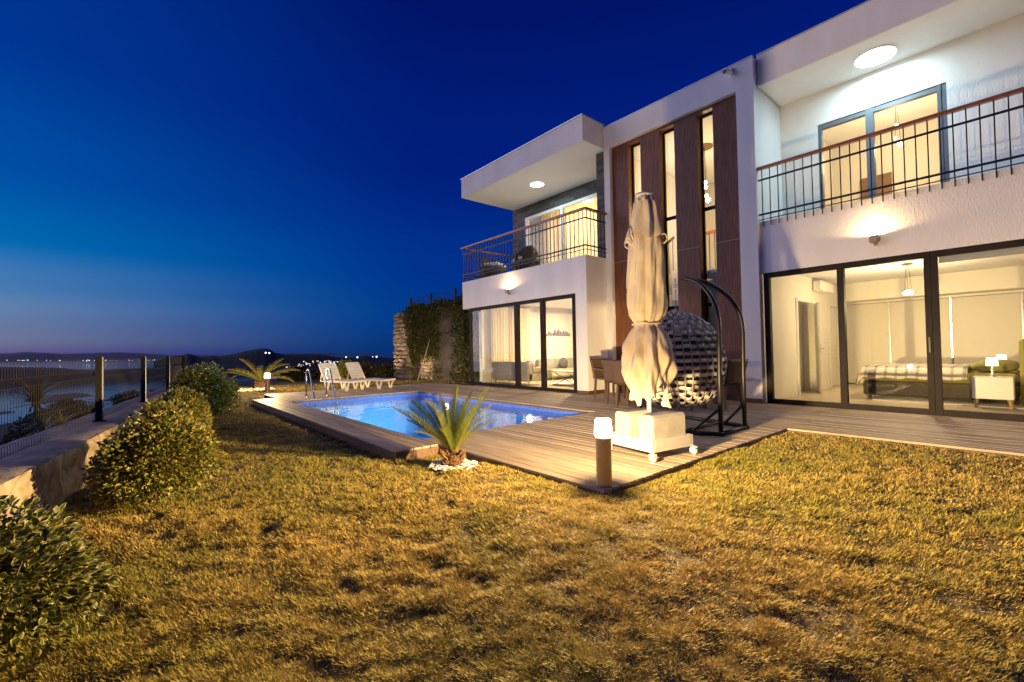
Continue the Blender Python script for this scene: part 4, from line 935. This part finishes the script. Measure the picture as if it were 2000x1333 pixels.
stk = thing('leaning_stake', 'thin pale stake leaning against the ivy wall', 'stake', (-16.9, 9.1, -.08)); MB().tube([(-16.95, 9.1, -.09), (-16.66, 9.30, .9), (-16.45, 9.42, 1.62)], [.022, .018, .012], 6).build('stake', mat('pale_wood', (.45, .40, .33), .8), stk, True)
spotm = mat('spot_housing', (.05, .05, .05), .5); spot_e = emitmat('spot_glow', WARM2, 40)
def uplight(x, y, z, tgt, pw, lab, size=75):
    t = thing('garden_spotlight', lab, 'spotlight', (x, y, z), 'ground spotlights')
    MB().lathe([(.05, z), (.055, z+.09), (.045, z+.09)], x, y, 12).build('housing', spotm, t); MB().lathe([(.044, z+.088), (.001, z+.0885)], x, y, 12, False).build('lens', spot_e, t)
    lamp('spotlight_light', 'SPOT', (x, y, z+.11), pw, WARM2, t, spot_size=R(size), spot_blend=.7, shadow_soft_size=.04, target=tgt)
uplight(-19.35, 8.75, -.09, (-19.35, 9.6, 1.5), 90, 'small ground spotlight under the bare stone end of the ivy wall')
uplight(-17.3, 8.95, -.09, (-17.25, 9.7, .9), 45, 'small ground spotlight under the bare patch of the ivy wall', 90)
uplight(-14.3, 9.0, -.09, (-14.0, 9.7, .9), 45, 'small ground spotlight beside the glass corner of the house', 90)
# ---------------------------------------------------------------- planting behind the pool and outside the fence
DK = [(.025, .033, .010), (.042, .045, .014), (.055, .046, .015)]
for k, (x, y, r, h) in enumerate([(-21.5, 5.6, .7, .45), (-22.0, 6.7, .6, .35), (-21.8, 7.7, .7, .5), (-21.2, 8.7, .6, .5), (-20.6, 9.5, .5, .45)]):
    shrub('border_shrub', ['low dark shrub at the lawn edge behind the loungers', 'low dark shrub at the lawn edge between loungers and ivy wall'][k > 2], 'shrub', (x, y, h*.5-.1), r, r, h, 2600, .09, DK, 30+k, -.12, 'low shrubs at the far lawn edge', 12, .35, 3)
shrub('cypress', 'small rounded cypress lit yellow-green behind the loungers', 'shrub', (-17.6, 6.35, .35), .33, .33, .62, 5000, .06, [(.16, .17, .03), (.10, .12, .02), (.2, .2, .04)], 41, -.12, None, 18, .22)
uplight(-17.0, 6.0, -.09, (-17.6, 6.35, .5), 7, 'small ground spotlight lighting the rounded cypress', 80)
def yucca(loc, n, L, seed, lab, pal):
    rng = np.random.default_rng(seed); t = thing('yucca', lab, 'plant', loc, 'spiky plants outside the fence'); base = Vector(loc)
    b = MB().tube([base-Vector((0, 0, .6)), base], .028, 7); b.build('trunk', barkm, t)
    V = []; F = []; C = []
    for i in range(n):
        a = rng.random()*6.28; e = -.3+1.7*rng.random(); h = Vector((math.cos(a), math.sin(a), 0)); s_ = Vector((-h.y, h.x, 0)); l = L*(.7+.5*rng.random()); p = Vector((0, 0, 0)); c = np.array(pal[i % len(pal)])*(.7+.6*rng.random())
        for k in range(5):
            w = .022*(1-k/4.2)*L/.5; V += [p+s_*w, p-s_*w]; C += [c, c]; p = p + (h*math.cos(e)+Vector((0, 0, math.sin(e))))*l/4; e -= .22
        q = len(V)-10; F += [(q+2*k, q+2*k+1, q+2*k+3, q+2*k+2) for k in range(4)]
    link('leaf_rosette', npmesh('leaf_rosette', np.array([tuple(v) for v in V]), F, np.array(C)), leafm, t)
YP = [(.12, .12, .025), (.2, .17, .035), (.07, .08, .02)]
yucca((-13.6, -1.55, .20), 70, .75, 1, 'tall spiky plant outside the fence, dark against the bay', [(.04, .045, .02), (.07, .06, .02)])
yucca((-8.9, -.95, .12), 40, .36, 2, 'yellow-green spiky tuft pressed against the outside of the mesh fence', YP)
yucca((-7.9, -.68, .28), 30, .26, 3, 'trailing yellow-green tuft poking through the bottom of the mesh fence', YP)
yucca((-10.4, -1.0, .1), 40, .4, 5, 'small brownish tuft outside the fence near its first visible post', [(.12, .07, .03), (.1, .1, .03)])
for k in range(7):
    u = -3+2.3*k; q = fpt(u, -1.6-.5*(k % 3), 0)
    shrub('slope_shrub', 'dark scrub bush on the slope outside the mesh fence', 'shrub', (q[0], q[1], -.28), .8, .6, .32, 2200, .07, DK, 60+k, -.7, 'scrub outside the mesh fence', 12, .3, 3)

# ---------------------------------------------------------------- distant lights
def dot(x, y, D, px, m, lab, grp, cat='light', nm='distant_lamp'):
    p = polar(x, y, D); r = px/F_PX*D/2; key = ('dot', m.name)
    if key not in MATS:
        me = MB().ball((0, 0, 0), 1, 8, 5).mesh('distant_lamp', None, True); me.materials.append(m); MATS[key] = me
    o = bpy.data.objects.new(nm, MATS[key]); COL.objects.link(o); o.location = p; o.scale = (r, r, r); tag(o, lab, cat, grp)
dl_w = emitmat('distant_white', (.9, .95, 1.0), 2.2); dl_y = emitmat('distant_warm', (1.0, .72, .42), 1.6); dl_p = emitmat('distant_pink', (1.0, .6, .55), .8)
rng = np.random.default_rng(99)
for x, y, s_ in ((519, 689.5, 3.0), (526, 690, 3.0), (676, 698, 2.6), (698, 698.3, 3.2), (735.5, 697.3, 3.4), (728, 697.3, 1.8)): dot(x, y, 2900, s_, dl_w, 'single bright white lamp high on the dark hillside', 'lamps on the dark hill')
for i in range(52):
    c = [(582, 716, 9, 4), (632, 707, 18, 3.5), (655, 708, 14, 3), (600, 711, 20, 6), (560, 720, 26, 5)][i % 5]
    dot(c[0]+rng.normal()*c[2], c[1]+rng.normal()*c[3]*.6, 2550, 1.0+rng.random()*1.3, (dl_w, dl_p, dl_y)[int(rng.integers(0, 3))], 'tiny light of the town at the foot of the dark hill', 'town lights below the hill')
for i in range(46):
    x = [rng.uniform(0, 120), rng.uniform(150, 208), rng.uniform(215, 330)][i % 3]; dot(x, 704.3+rng.normal()*.35, 9000, .6+rng.random()*(1.0 if 150 < x < 210 else .45), (dl_y, dl_w, dl_p)[int(rng.integers(0, 3))], 'tiny light strung along the far shore of the bay', 'lights along the far shore')
for m_ in (dl_w, dl_y, dl_p): m_.cycles.emission_sampling = 'NONE'
# ================================================================ INTERIORS
bulb_e = emitmat('bulb_glow', (1.0, .80, .50), 40); bulb_e.cycles.emission_sampling = 'NONE'
def pendant(loc, drops, ztop, lab, pw, globe=.05, rad=.12, canopy=.09):
    x, y, z = loc; t = thing('pendant_lamp', lab, 'pendant lamp', (x, y, z))
    MB().lathe([(canopy, ztop-.001), (canopy, ztop-.03), (.01, ztop-.035)], x, y, 20).build('canopy', mat('brass', (.35, .22, .10), .4, metal=.8), t)
    for dx, dy, dz in drops:
        MB().tube([(x+dx*.3, y+dy*.3, ztop-.03), (x+dx, y+dy, z+dz+globe)], .003, 4).build('cord', black, t)
        MB().ball((x+dx, y+dy, z+dz), globe*.55, 12, 8).build('bulb', bulb_e, t, True); g = MB().ball((x+dx, y+dy, z+dz), globe, 14, 10).build('globe', glass, t, True)
    lamp('pendant_light', 'POINT', (x, y, z-.12-globe), pw, ROOM, t, shadow_soft_size=rad); return t
pendant((-1.72, 11.8, 2.10), [(-.05, 0, 0), (.05, .03, .01), (0, -.05, .02)], 2.69, 'cluster pendant lamp shining over the bed', 165, .06)
pendant((-5.45, 11.1, 4.95), [(.02, 0, .32), (-.10, 0, .12), (.04, .02, -.02), (.09, 0, -.14), (0, .06, .22)], 6.194, 'hanging glass globe cluster in the stairwell behind the tall slit windows', 150, .07, .2, .22)
pendant((-1.88, 12.3, 5.45), [(0, 0, .25), (-.03, .05, 0), (.06, -.02, -.18)], 6.18, 'three hanging bulbs in the upstairs room', 105, .05)
ceil_lamp(-9.6, 11.4, 2.699, .16, 360, 'round lit ceiling lamp in the living room', .04, ROOM)
ceil_lamp(-10.0, 12.6, 6.223, .20, 260, 'round lit ceiling lamp in the upstairs room behind the overhung balcony', .04, (1.0, .74, .44))
# bedroom
whitewood = mat('white_lacquer', (.75, .72, .66), .35); oak = mat('oak', (.42, .26, .12), .5, var=.2)
def checkmat():
    m = bpy.data.materials.new('plaid_duvet'); m.use_nodes = True; n = m.node_tree.nodes; l = m.node_tree.links; b = n['Principled BSDF']; b.inputs['Roughness'].default_value = .9
    t = n.new('ShaderNodeTexCoord'); sx = n.new('ShaderNodeSeparateXYZ'); l.new(t.outputs['Object'], sx.inputs[0]); fs = []
    for k in (0, 1, 2):
        mu = n.new('ShaderNodeMath'); mu.operation = 'MULTIPLY'; mu.inputs[1].default_value = 6.5; l.new(sx.outputs[k], mu.inputs[0]); f_ = n.new('ShaderNodeMath'); f_.operation = 'FRACT'; l.new(mu.outputs[0], f_.inputs[0]); g = n.new('ShaderNodeMath'); g.operation = 'LESS_THAN'; g.inputs[1].default_value = .28; l.new(f_.outputs[0], g.inputs[0]); fs.append(g.outputs[0])
    a = n.new('ShaderNodeMath'); l.new(fs[0], a.inputs[0]); l.new(fs[1], a.inputs[1]); a2 = n.new('ShaderNodeMath'); l.new(a.outputs[0], a2.inputs[0]); l.new(fs[2], a2.inputs[1]); d = n.new('ShaderNodeMath'); d.operation = 'MULTIPLY'; d.inputs[1].default_value = .5; l.new(a2.outputs[0], d.inputs[0])
    mx_ = n.new('ShaderNodeMixRGB'); mx_.inputs[1].default_value = (.72, .68, .60, 1); mx_.inputs[2].default_value = (.20, .17, .15, 1); l.new(d.outputs[0], mx_.inputs[0]); l.new(mx_.outputs[0], b.inputs['Base Color']); return m
olive = mat('olive_linen', (.26, .24, .05), .9, bump=.004, bscale=30); dkfab = mat('dark_bed_fabric', (.06, .05, .04), .85)
bed = thing('bed', 'double bed with plaid duvet, olive sheets and padded headboard', 'bed', (-1.4, 12.0, .02))
MB().box(-2.36, -.30, 11.15, 12.85, .09, .38, .03).build('base', dkfab, bed)
for x in (-2.28, -1.3, -.4):
    for y in (11.25, 12.75): MB().box(x-.03, x+.03, y-.03, y+.03, .021, .09).build('leg', dkfab, bed)
MB().box(-2.38, -.28, 11.13, 12.87, .381, .56, .05).build('mattress', olive, bed)
def dfn(i, j):
    x = -2.43+1.55*i/30; y = 11.10+1.8*j/24; e = max(0, 1-min(i, 30-i)/2.2)*.0 + (0.20 if j in (0, 24) else .07 if j in (1, 23) else 0) + (.16 if i == 0 else .05 if i == 1 else 0)
    return (x, y + (-.02 if j == 0 else .02 if j == 24 else 0), .625 - e + .012*math.sin(i*.9+j*.5)*math.cos(j*.7))
o = MB().grid(dfn, 31, 25).build('duvet', checkmat(), bed, True); o.modifiers.new('s', 'SOLIDIFY').thickness = -.04
for y in (11.55, 12.4): MB().ball((-.58, y, .66), .30, 16, 10, .38).build('pillow', olive, bed, True)
MB().box(-.27, -.10, 11.05, 12.95, .021, 1.14, .05).build('headboard', olive, bed)
ns = thing('nightstand', 'white nightstand on oak legs beside the bed', 'nightstand', (-.56, 10.78, .02))
MB().box(-.79, -.325, 10.58, 10.98, .17, .525, .008).build('cabinet', whitewood, ns)
for x in (-.74, -.375):
    for y in (10.63, 10.93): MB().tube([(x, y, .17), (x+(.02 if x > -.5 else -.02), y, .021)], [.025, .014], 8).build('leg', oak, ns)
def table_lamp(x, y, z, lab, k=1):
    t = thing('table_lamp', lab, 'table lamp', (x, y, z)); MB().lathe([(.055, z), (.055, z+.012), (.012, z+.02), (.03, z+.05), (.012, z+.08), (.03, z+.11), (.01, z+.14), (.008, z+.18)], x, y, 16).build('base', mat('chrome_lamp', (.7, .65, .55), .25, metal=.6), t, True)
    e = emitmat('lampshade_glow', (1, .82, .55), 6*k); MB().lathe([(.075, z+.18), (.062, z+.31)], x, y, 24, False).build('shade', e, t, True)
table_lamp(-.56, 10.76, .526, 'small lit table lamp on the white nightstand')
MB().v
ns2 = thing('nightstand', 'second white nightstand on the wall side of the bed', 'nightstand', (-.56, 13.3, .02)); MB().box(-.79, -.325, 13.1, 13.5, .17, .525, .008).build('cabinet', whitewood, ns2)
for x in (-.74, -.375): MB().box(x-.02, x+.02, 13.15, 13.45, .021, .17).build('leg', oak, ns2)
table_lamp(-.56, 13.3, .526, 'small lit table lamp on the far side of the bed')
rug = thing('rug', 'pale shaggy rug under the bed', 'rug', (-1.3, 11.4, .021)); MB().box(-2.15, .4, 10.75, 11.9, .0205, .04, .008).build('pile', mat('rug_pile', (.62, .54, .42), .95, bump=.02, bscale=60), rug)
cb = thing('wardrobe', 'wall-wide pale sliding-panel wardrobe behind the bed', 'wardrobe', (-1, 14.9, .02))
for a, c in ((-3.49, -2.56), (-2.53, -1.43), (-1.39, -.3), (-.27, .9), (.93, 2.9)): MB().box(a, c, 14.86, 14.99, .06, 2.16).build('door_panel', mat('wardrobe_panel', (.66, .62, .55), .5), cb)
for a in (-2.545, -1.41, -.285, .915): MB().box(a-.014, a+.014, 14.84, 14.99, .021, 2.17).build('metal_strip', steel, cb)
MB().box(-3.49, 2.9, 14.83, 14.99, 2.171, 2.22).build('top_rail', whitewood, cb)
ac = thing('air_conditioner', 'white split air conditioner high on the bedroom wall', 'air conditioner', (-3.4, 12.9, 2.4)); MB().box(-3.50, -3.29, 12.25, 13.15, 2.36, 2.62, .04).build('casing', whitewood, ac); MB().box(-3.31, -3.285, 12.30, 13.10, 2.365, 2.40).build('louvre', whitewood, ac)
dr = thing('interior_door', 'white interior door standing half open in the bedroom', 'door', (-3.5, 12.3, .02))
MB().add([(-3.49, 12.33, .03), (-3.23, 11.60, .03), (-3.19, 11.615, .03), (-3.45, 12.345, .03), (-3.49, 12.33, 2.05), (-3.23, 11.60, 2.05), (-3.19, 11.615, 2.05), (-3.45, 12.345, 2.05)], [(3, 2, 1, 0), (4, 5, 6, 7), (0, 1, 5, 4), (1, 2, 6, 5), (2, 3, 7, 6), (3, 0, 4, 7)]).build('leaf', whitewood, dr)
MB().tube([(-3.21, 11.63, 1.02), (-3.13, 11.60, 1.02), (-3.15, 11.74, 1.02)], .01, 6).box(-3.215, -3.19, 11.63, 11.66, .92, 1.10).build('handle', steel, dr)
part('door_frame', whitewood, (-3.5, -3.47, 11.12, 11.198, 0.02, 2.15), (-3.5, -3.47, 12.362, 12.44, .02, 2.15), (-3.5, -3.47, 11.2, 12.36, 2.082, 2.15), (-3.5, -3.47, 13.42, 13.498, .02, 2.15), (-3.5, -3.47, 14.302, 14.38, .02, 2.15), (-3.5, -3.47, 13.5, 14.3, 2.082, 2.15))
dr2 = thing('interior_door', 'closed white interior door near the wardrobe', 'door', (-3.6, 13.9, .02)); MB().box(-3.60, -3.55, 13.502, 14.298, .03, 2.08).build('leaf', whitewood, dr2); MB().box(-3.55, -3.50, 13.56, 13.6, 1.0, 1.03).build('handle', steel, dr2)
# living room
curt = mat('cream_curtain', (.72, .66, .52), .9)
sheer = bpy.data.materials.new('sheer_curtain'); sheer.use_nodes = True; _n = sheer.node_tree.nodes; _t = _n.new('ShaderNodeBsdfTranslucent'); _t.inputs[0].default_value = (.78, .66, .42, 1); _d = _n['Principled BSDF']; _d.inputs['Base Color'].default_value = (.72, .62, .44, 1); _d.inputs['Roughness'].default_value = .9
_m = _n.new('ShaderNodeMixShader'); _m.inputs[0].default_value = .6; sheer.node_tree.links.new(_d.outputs[0], _m.inputs[1]); sheer.node_tree.links.new(_t.outputs[0], _m.inputs[2]); sheer.node_tree.links.new(_m.outputs[0], _n['Material Output'].inputs[0])
def curtain(pts, z0, z1, lab, wav=16, amp=.045, cm=None):
    t = thing('curtain', lab, 'curtain', (*pts[0], z0)); a, b_ = Vector((*pts[0], 0)), Vector((*pts[1], 0)); d = (b_-a); nrm = Vector((-d.y, d.x, 0)).normalized(); n = wav*8
    def fn(i, j): u = i/(n-1); q = a + d*u + nrm*amp*math.sin(u*wav*2*math.pi + .8*math.sin(u*9))*(.8+.2*math.sin(u*31)); return (q.x, q.y, z0+(z1-z0)*j/5)
    MB().grid(fn, n, 6).build('drape', cm or curt, t, True); MB().tube([(a.x, a.y, z1+.01), (b_.x, b_.y, z1+.01)], .012, 6).build('rail', black, t)
curtain(((-11.93, 9.15), (-11.93, 10.95)), .03, 2.60, 'long cream pleated curtain on the living room side wall', 15)
curtain(((-11.6, 11.3), (-8.3, 11.3)), 3.40, 5.95, 'warm lit cream curtain behind the upstairs balcony door', 22, .045, sheer)
sofa_m = mat('grey_sofa', (.36, .33, .29), .9, var=.08, bump=.004, bscale=40); sofa2 = mat('grey_green_sofa', (.30, .31, .26), .9)
def sofa(name, lab, x0, x1, y0, y1, back, m):
    t = thing(name, lab, 'sofa', ((x0+x1)/2, (y0+y1)/2, .02)); MB().box(x0, x1, y0, y1, .14, .40, .03).build('seat', m, t)
    if back == 'y0': MB().box(x0, x1, y0-.02, y0+.18, .141, .74, .04).build('backrest', m, t); MB().box(x1-.16, x1+.01, y0+.181, y1, .402, .58, .04).build('armrest', m, t)
    else: MB().box(x0-.02, x0+.18, y0, y1, .141, .76, .04).build('backrest', m, t); MB().box(x0+.19, x1, y1-.16, y1+.01, .402, .58, .04).build('armrest', m, t)
    for x in (x0+.08, x1-.08):
        for y in (y0+.08, y1-.08): MB().tube([(x, y, .14), (x, y, .021)], [.025, .015], 8).build('leg', oak, t)
    return t
sofa('sofa', 'grey sofa with its back to the living room glass', -11.85, -10.05, 9.12, 9.85, 'y0', sofa_m); sofa('sofa', 'grey-green sofa along the living room side wall under the skyline picture', -12.05, -11.2, 11.3, 13.4, 'x0', sofa2)
for (x, y, z, lab, m) in ((-10.35, 9.42, .56, 'brown cushion on the grey sofa by the glass', mat('brown_cushion', (.22, .14, .08), .9)), (-11.65, 12.35, .58, 'dark patterned cushion on the grey-green sofa', mat('dark_pattern', (.12, .10, .08), .9, var=.6, vscale=30))):
    t = thing('cushion', lab, 'cushion', (x, y, z-.17)); b = MB().ball((x, y, z), .22, 16, 10, 1.0); b.v = [(x+(v[0]-x)*.45, v[1], v[2]) for v in b.v]; b.build('pad', m, t, True)
ct = thing('coffee_table', 'low coffee table with crossed black wire legs', 'table', (-9.2, 10.1, .02)); MB().box(-9.75, -8.6, 9.75, 10.35, .42, .455, .008).build('table_top', mat('pale_marble', (.6, .57, .5), .3), ct)
for y in (9.8, 10.3): MB().bar((-9.65, y, .025), (-8.75, y, .42), .016).bar((-8.75, y, .025), (-9.65, y, .42), .016).bar((-9.7, y, .03), (-8.65, y, .03), .016).build('leg', black, ct)
r2 = thing('rug', 'white rug under the coffee table', 'rug', (-9.3, 10.4, .021)); MB().box(-10.4, -8.2, 9.95, 11.6, .0205, .035, .006).build('pile', mat('white_rug', (.7, .66, .58), .95, bump=.02, bscale=60), r2)
art = thing('wall_art', 'black metal city skyline silhouette on the living room wall', 'wall art', (-12.08, 12.5, 1.64)); b = MB().box(-12.098, -12.085, 11.75, 13.25, 1.63, 1.65); rr_ = random.Random(4)
for i in range(22): y = 11.8+i*.065; h = .05+.22*rr_.random()*(1-abs(i-11)/16); b.box(-12.098, -12.088, y, y+.03+.02*rr_.random(), 1.65, 1.65+h)
b.build('skyline', mat('art_metal', (.10, .08, .07), .5), art)
# upstairs interiors
dr3 = thing('interior_door', 'brown wooden door in the upstairs room', 'door', (-2.6, 13.85, 3.45)); MB().box(-2.84, -2.24, 13.84, 13.895, 3.46, 5.2).build('leaf', mat('brown_door', (.20, .10, .04), .5), dr3); MB().box(-2.33, -2.29, 13.79, 13.84, 4.42, 4.46).build('handle', steel, dr3)

# ================================================================ GRASS
grassm = leafmat('grass_blade', .75, .15)
rng = np.random.default_rng(17)
N = 1500000
a0 = math.atan2(fw.y, fw.x); ang = a0 + (rng.random(N)-.5)*R(124); d = np.exp(rng.random(N)*math.log(19/1.05))*1.05
X = d*np.cos(ang); Y = d*np.sin(ang)
ok = (np.hypot(X+3.93, Y-2.5) > .24+.05*vnoise(X, Y, 9, 2)) & (wall_s(X, Y) > .33) & ~near_deck(X, Y, -.015) & (X > -21) & (X < 3.2)
X, Y, d = X[ok], Y[ok], d[ok]
pat = vnoise(X, Y, .9, 1)*.22 + vnoise(X, Y, 6.5, 5)*.60 + vnoise(X, Y, 17, 9)*.35          # clumps and bare spots
gre = vnoise(X, Y, .45, 12)*.7 + vnoise(X, Y, 2.5, 14)*.45                                       # green / straw patches
ok = rng.random(len(X)) < np.clip(.90 + .85*pat, .05, 1)
X, Y, d, pat, gre = X[ok], Y[ok], d[ok], pat[ok], gre[ok]; n = len(X)
Z = lawn_z(X, Y) + lawn_bump(X, Y) - .003
H = (.018 + .016*rng.random(n))*np.clip(1.0 + .6*pat, .5, 1.6)*np.clip(.8+d*.03, .8, 1.3); Wd = (.0012 + .0007*d)*(.7+.6*rng.random(n)); Wd = np.minimum(Wd, .008)
th_ = rng.random(n)*6.283; lean = (.5+.9*rng.random(n))
fx, fy = np.cos(th_), np.sin(th_); sx_, sy_ = -fy, fx
p0 = np.stack([X-sx_*Wd, Y-sy_*Wd, Z], 1); p1 = np.stack([X+sx_*Wd, Y+sy_*Wd, Z], 1)
mx1 = np.stack([X+fx*H*lean*.35, Y+fy*H*lean*.35, Z+H*.65], 1); s3 = np.stack([sx_*Wd*.7, sy_*Wd*.7, 0*Wd], 1)
tip = np.stack([X+fx*H*lean*1.1, Y+fy*H*lean*1.1, Z+H*(1.02-.25*lean)], 1)
V = np.stack([p0, p1, tip], 1).reshape(-1, 3); F = np.arange(n*3).reshape(-1, 3)
straw = np.array([.60, .45, .135]); straw2 = np.array([.48, .315, .085]); green = np.array([.32, .30, .040]); green2 = np.array([.18, .185, .026])
r1 = rng.random(n); gfac = np.clip(.45 + .55*gre + .35*(rng.random(n)-.5), 0, 1)[:, None]
C = (straw*r1[:, None] + straw2*(1-r1[:, None]))*(1-gfac) + (green*r1[:, None]+green2*(1-r1[:, None]))*gfac
C = C*(.7+.55*rng.random(n))[:, None]
C5 = np.repeat(C[:, None, :], 3, 1); C = C5.reshape(-1, 3)
gr = link('grass', npmesh('grass', V, F, C), grassm); tag(gr, 'short patchy half-dry grass of the lawn', 'grass', kind='stuff')
# a half-buried round valve cover in the lawn
zc = float(lawn_z(np.array(-2.84), np.array(.367)) + lawn_bump(np.array(-2.84), np.array(.367)))
vc = thing('valve_cover', 'small round grey cover sunk in the grass', 'cover', (-2.84, .367, zc)); MB().lathe([(.06, zc-.04), (.06, zc-.003), (.05, zc+.001), (.02, zc-.003), (.001, zc)], -2.84, .367, 24, False).build('lid', mat('grey_lid', (.24, .20, .16), .7, var=.3, vscale=20), vc, True)
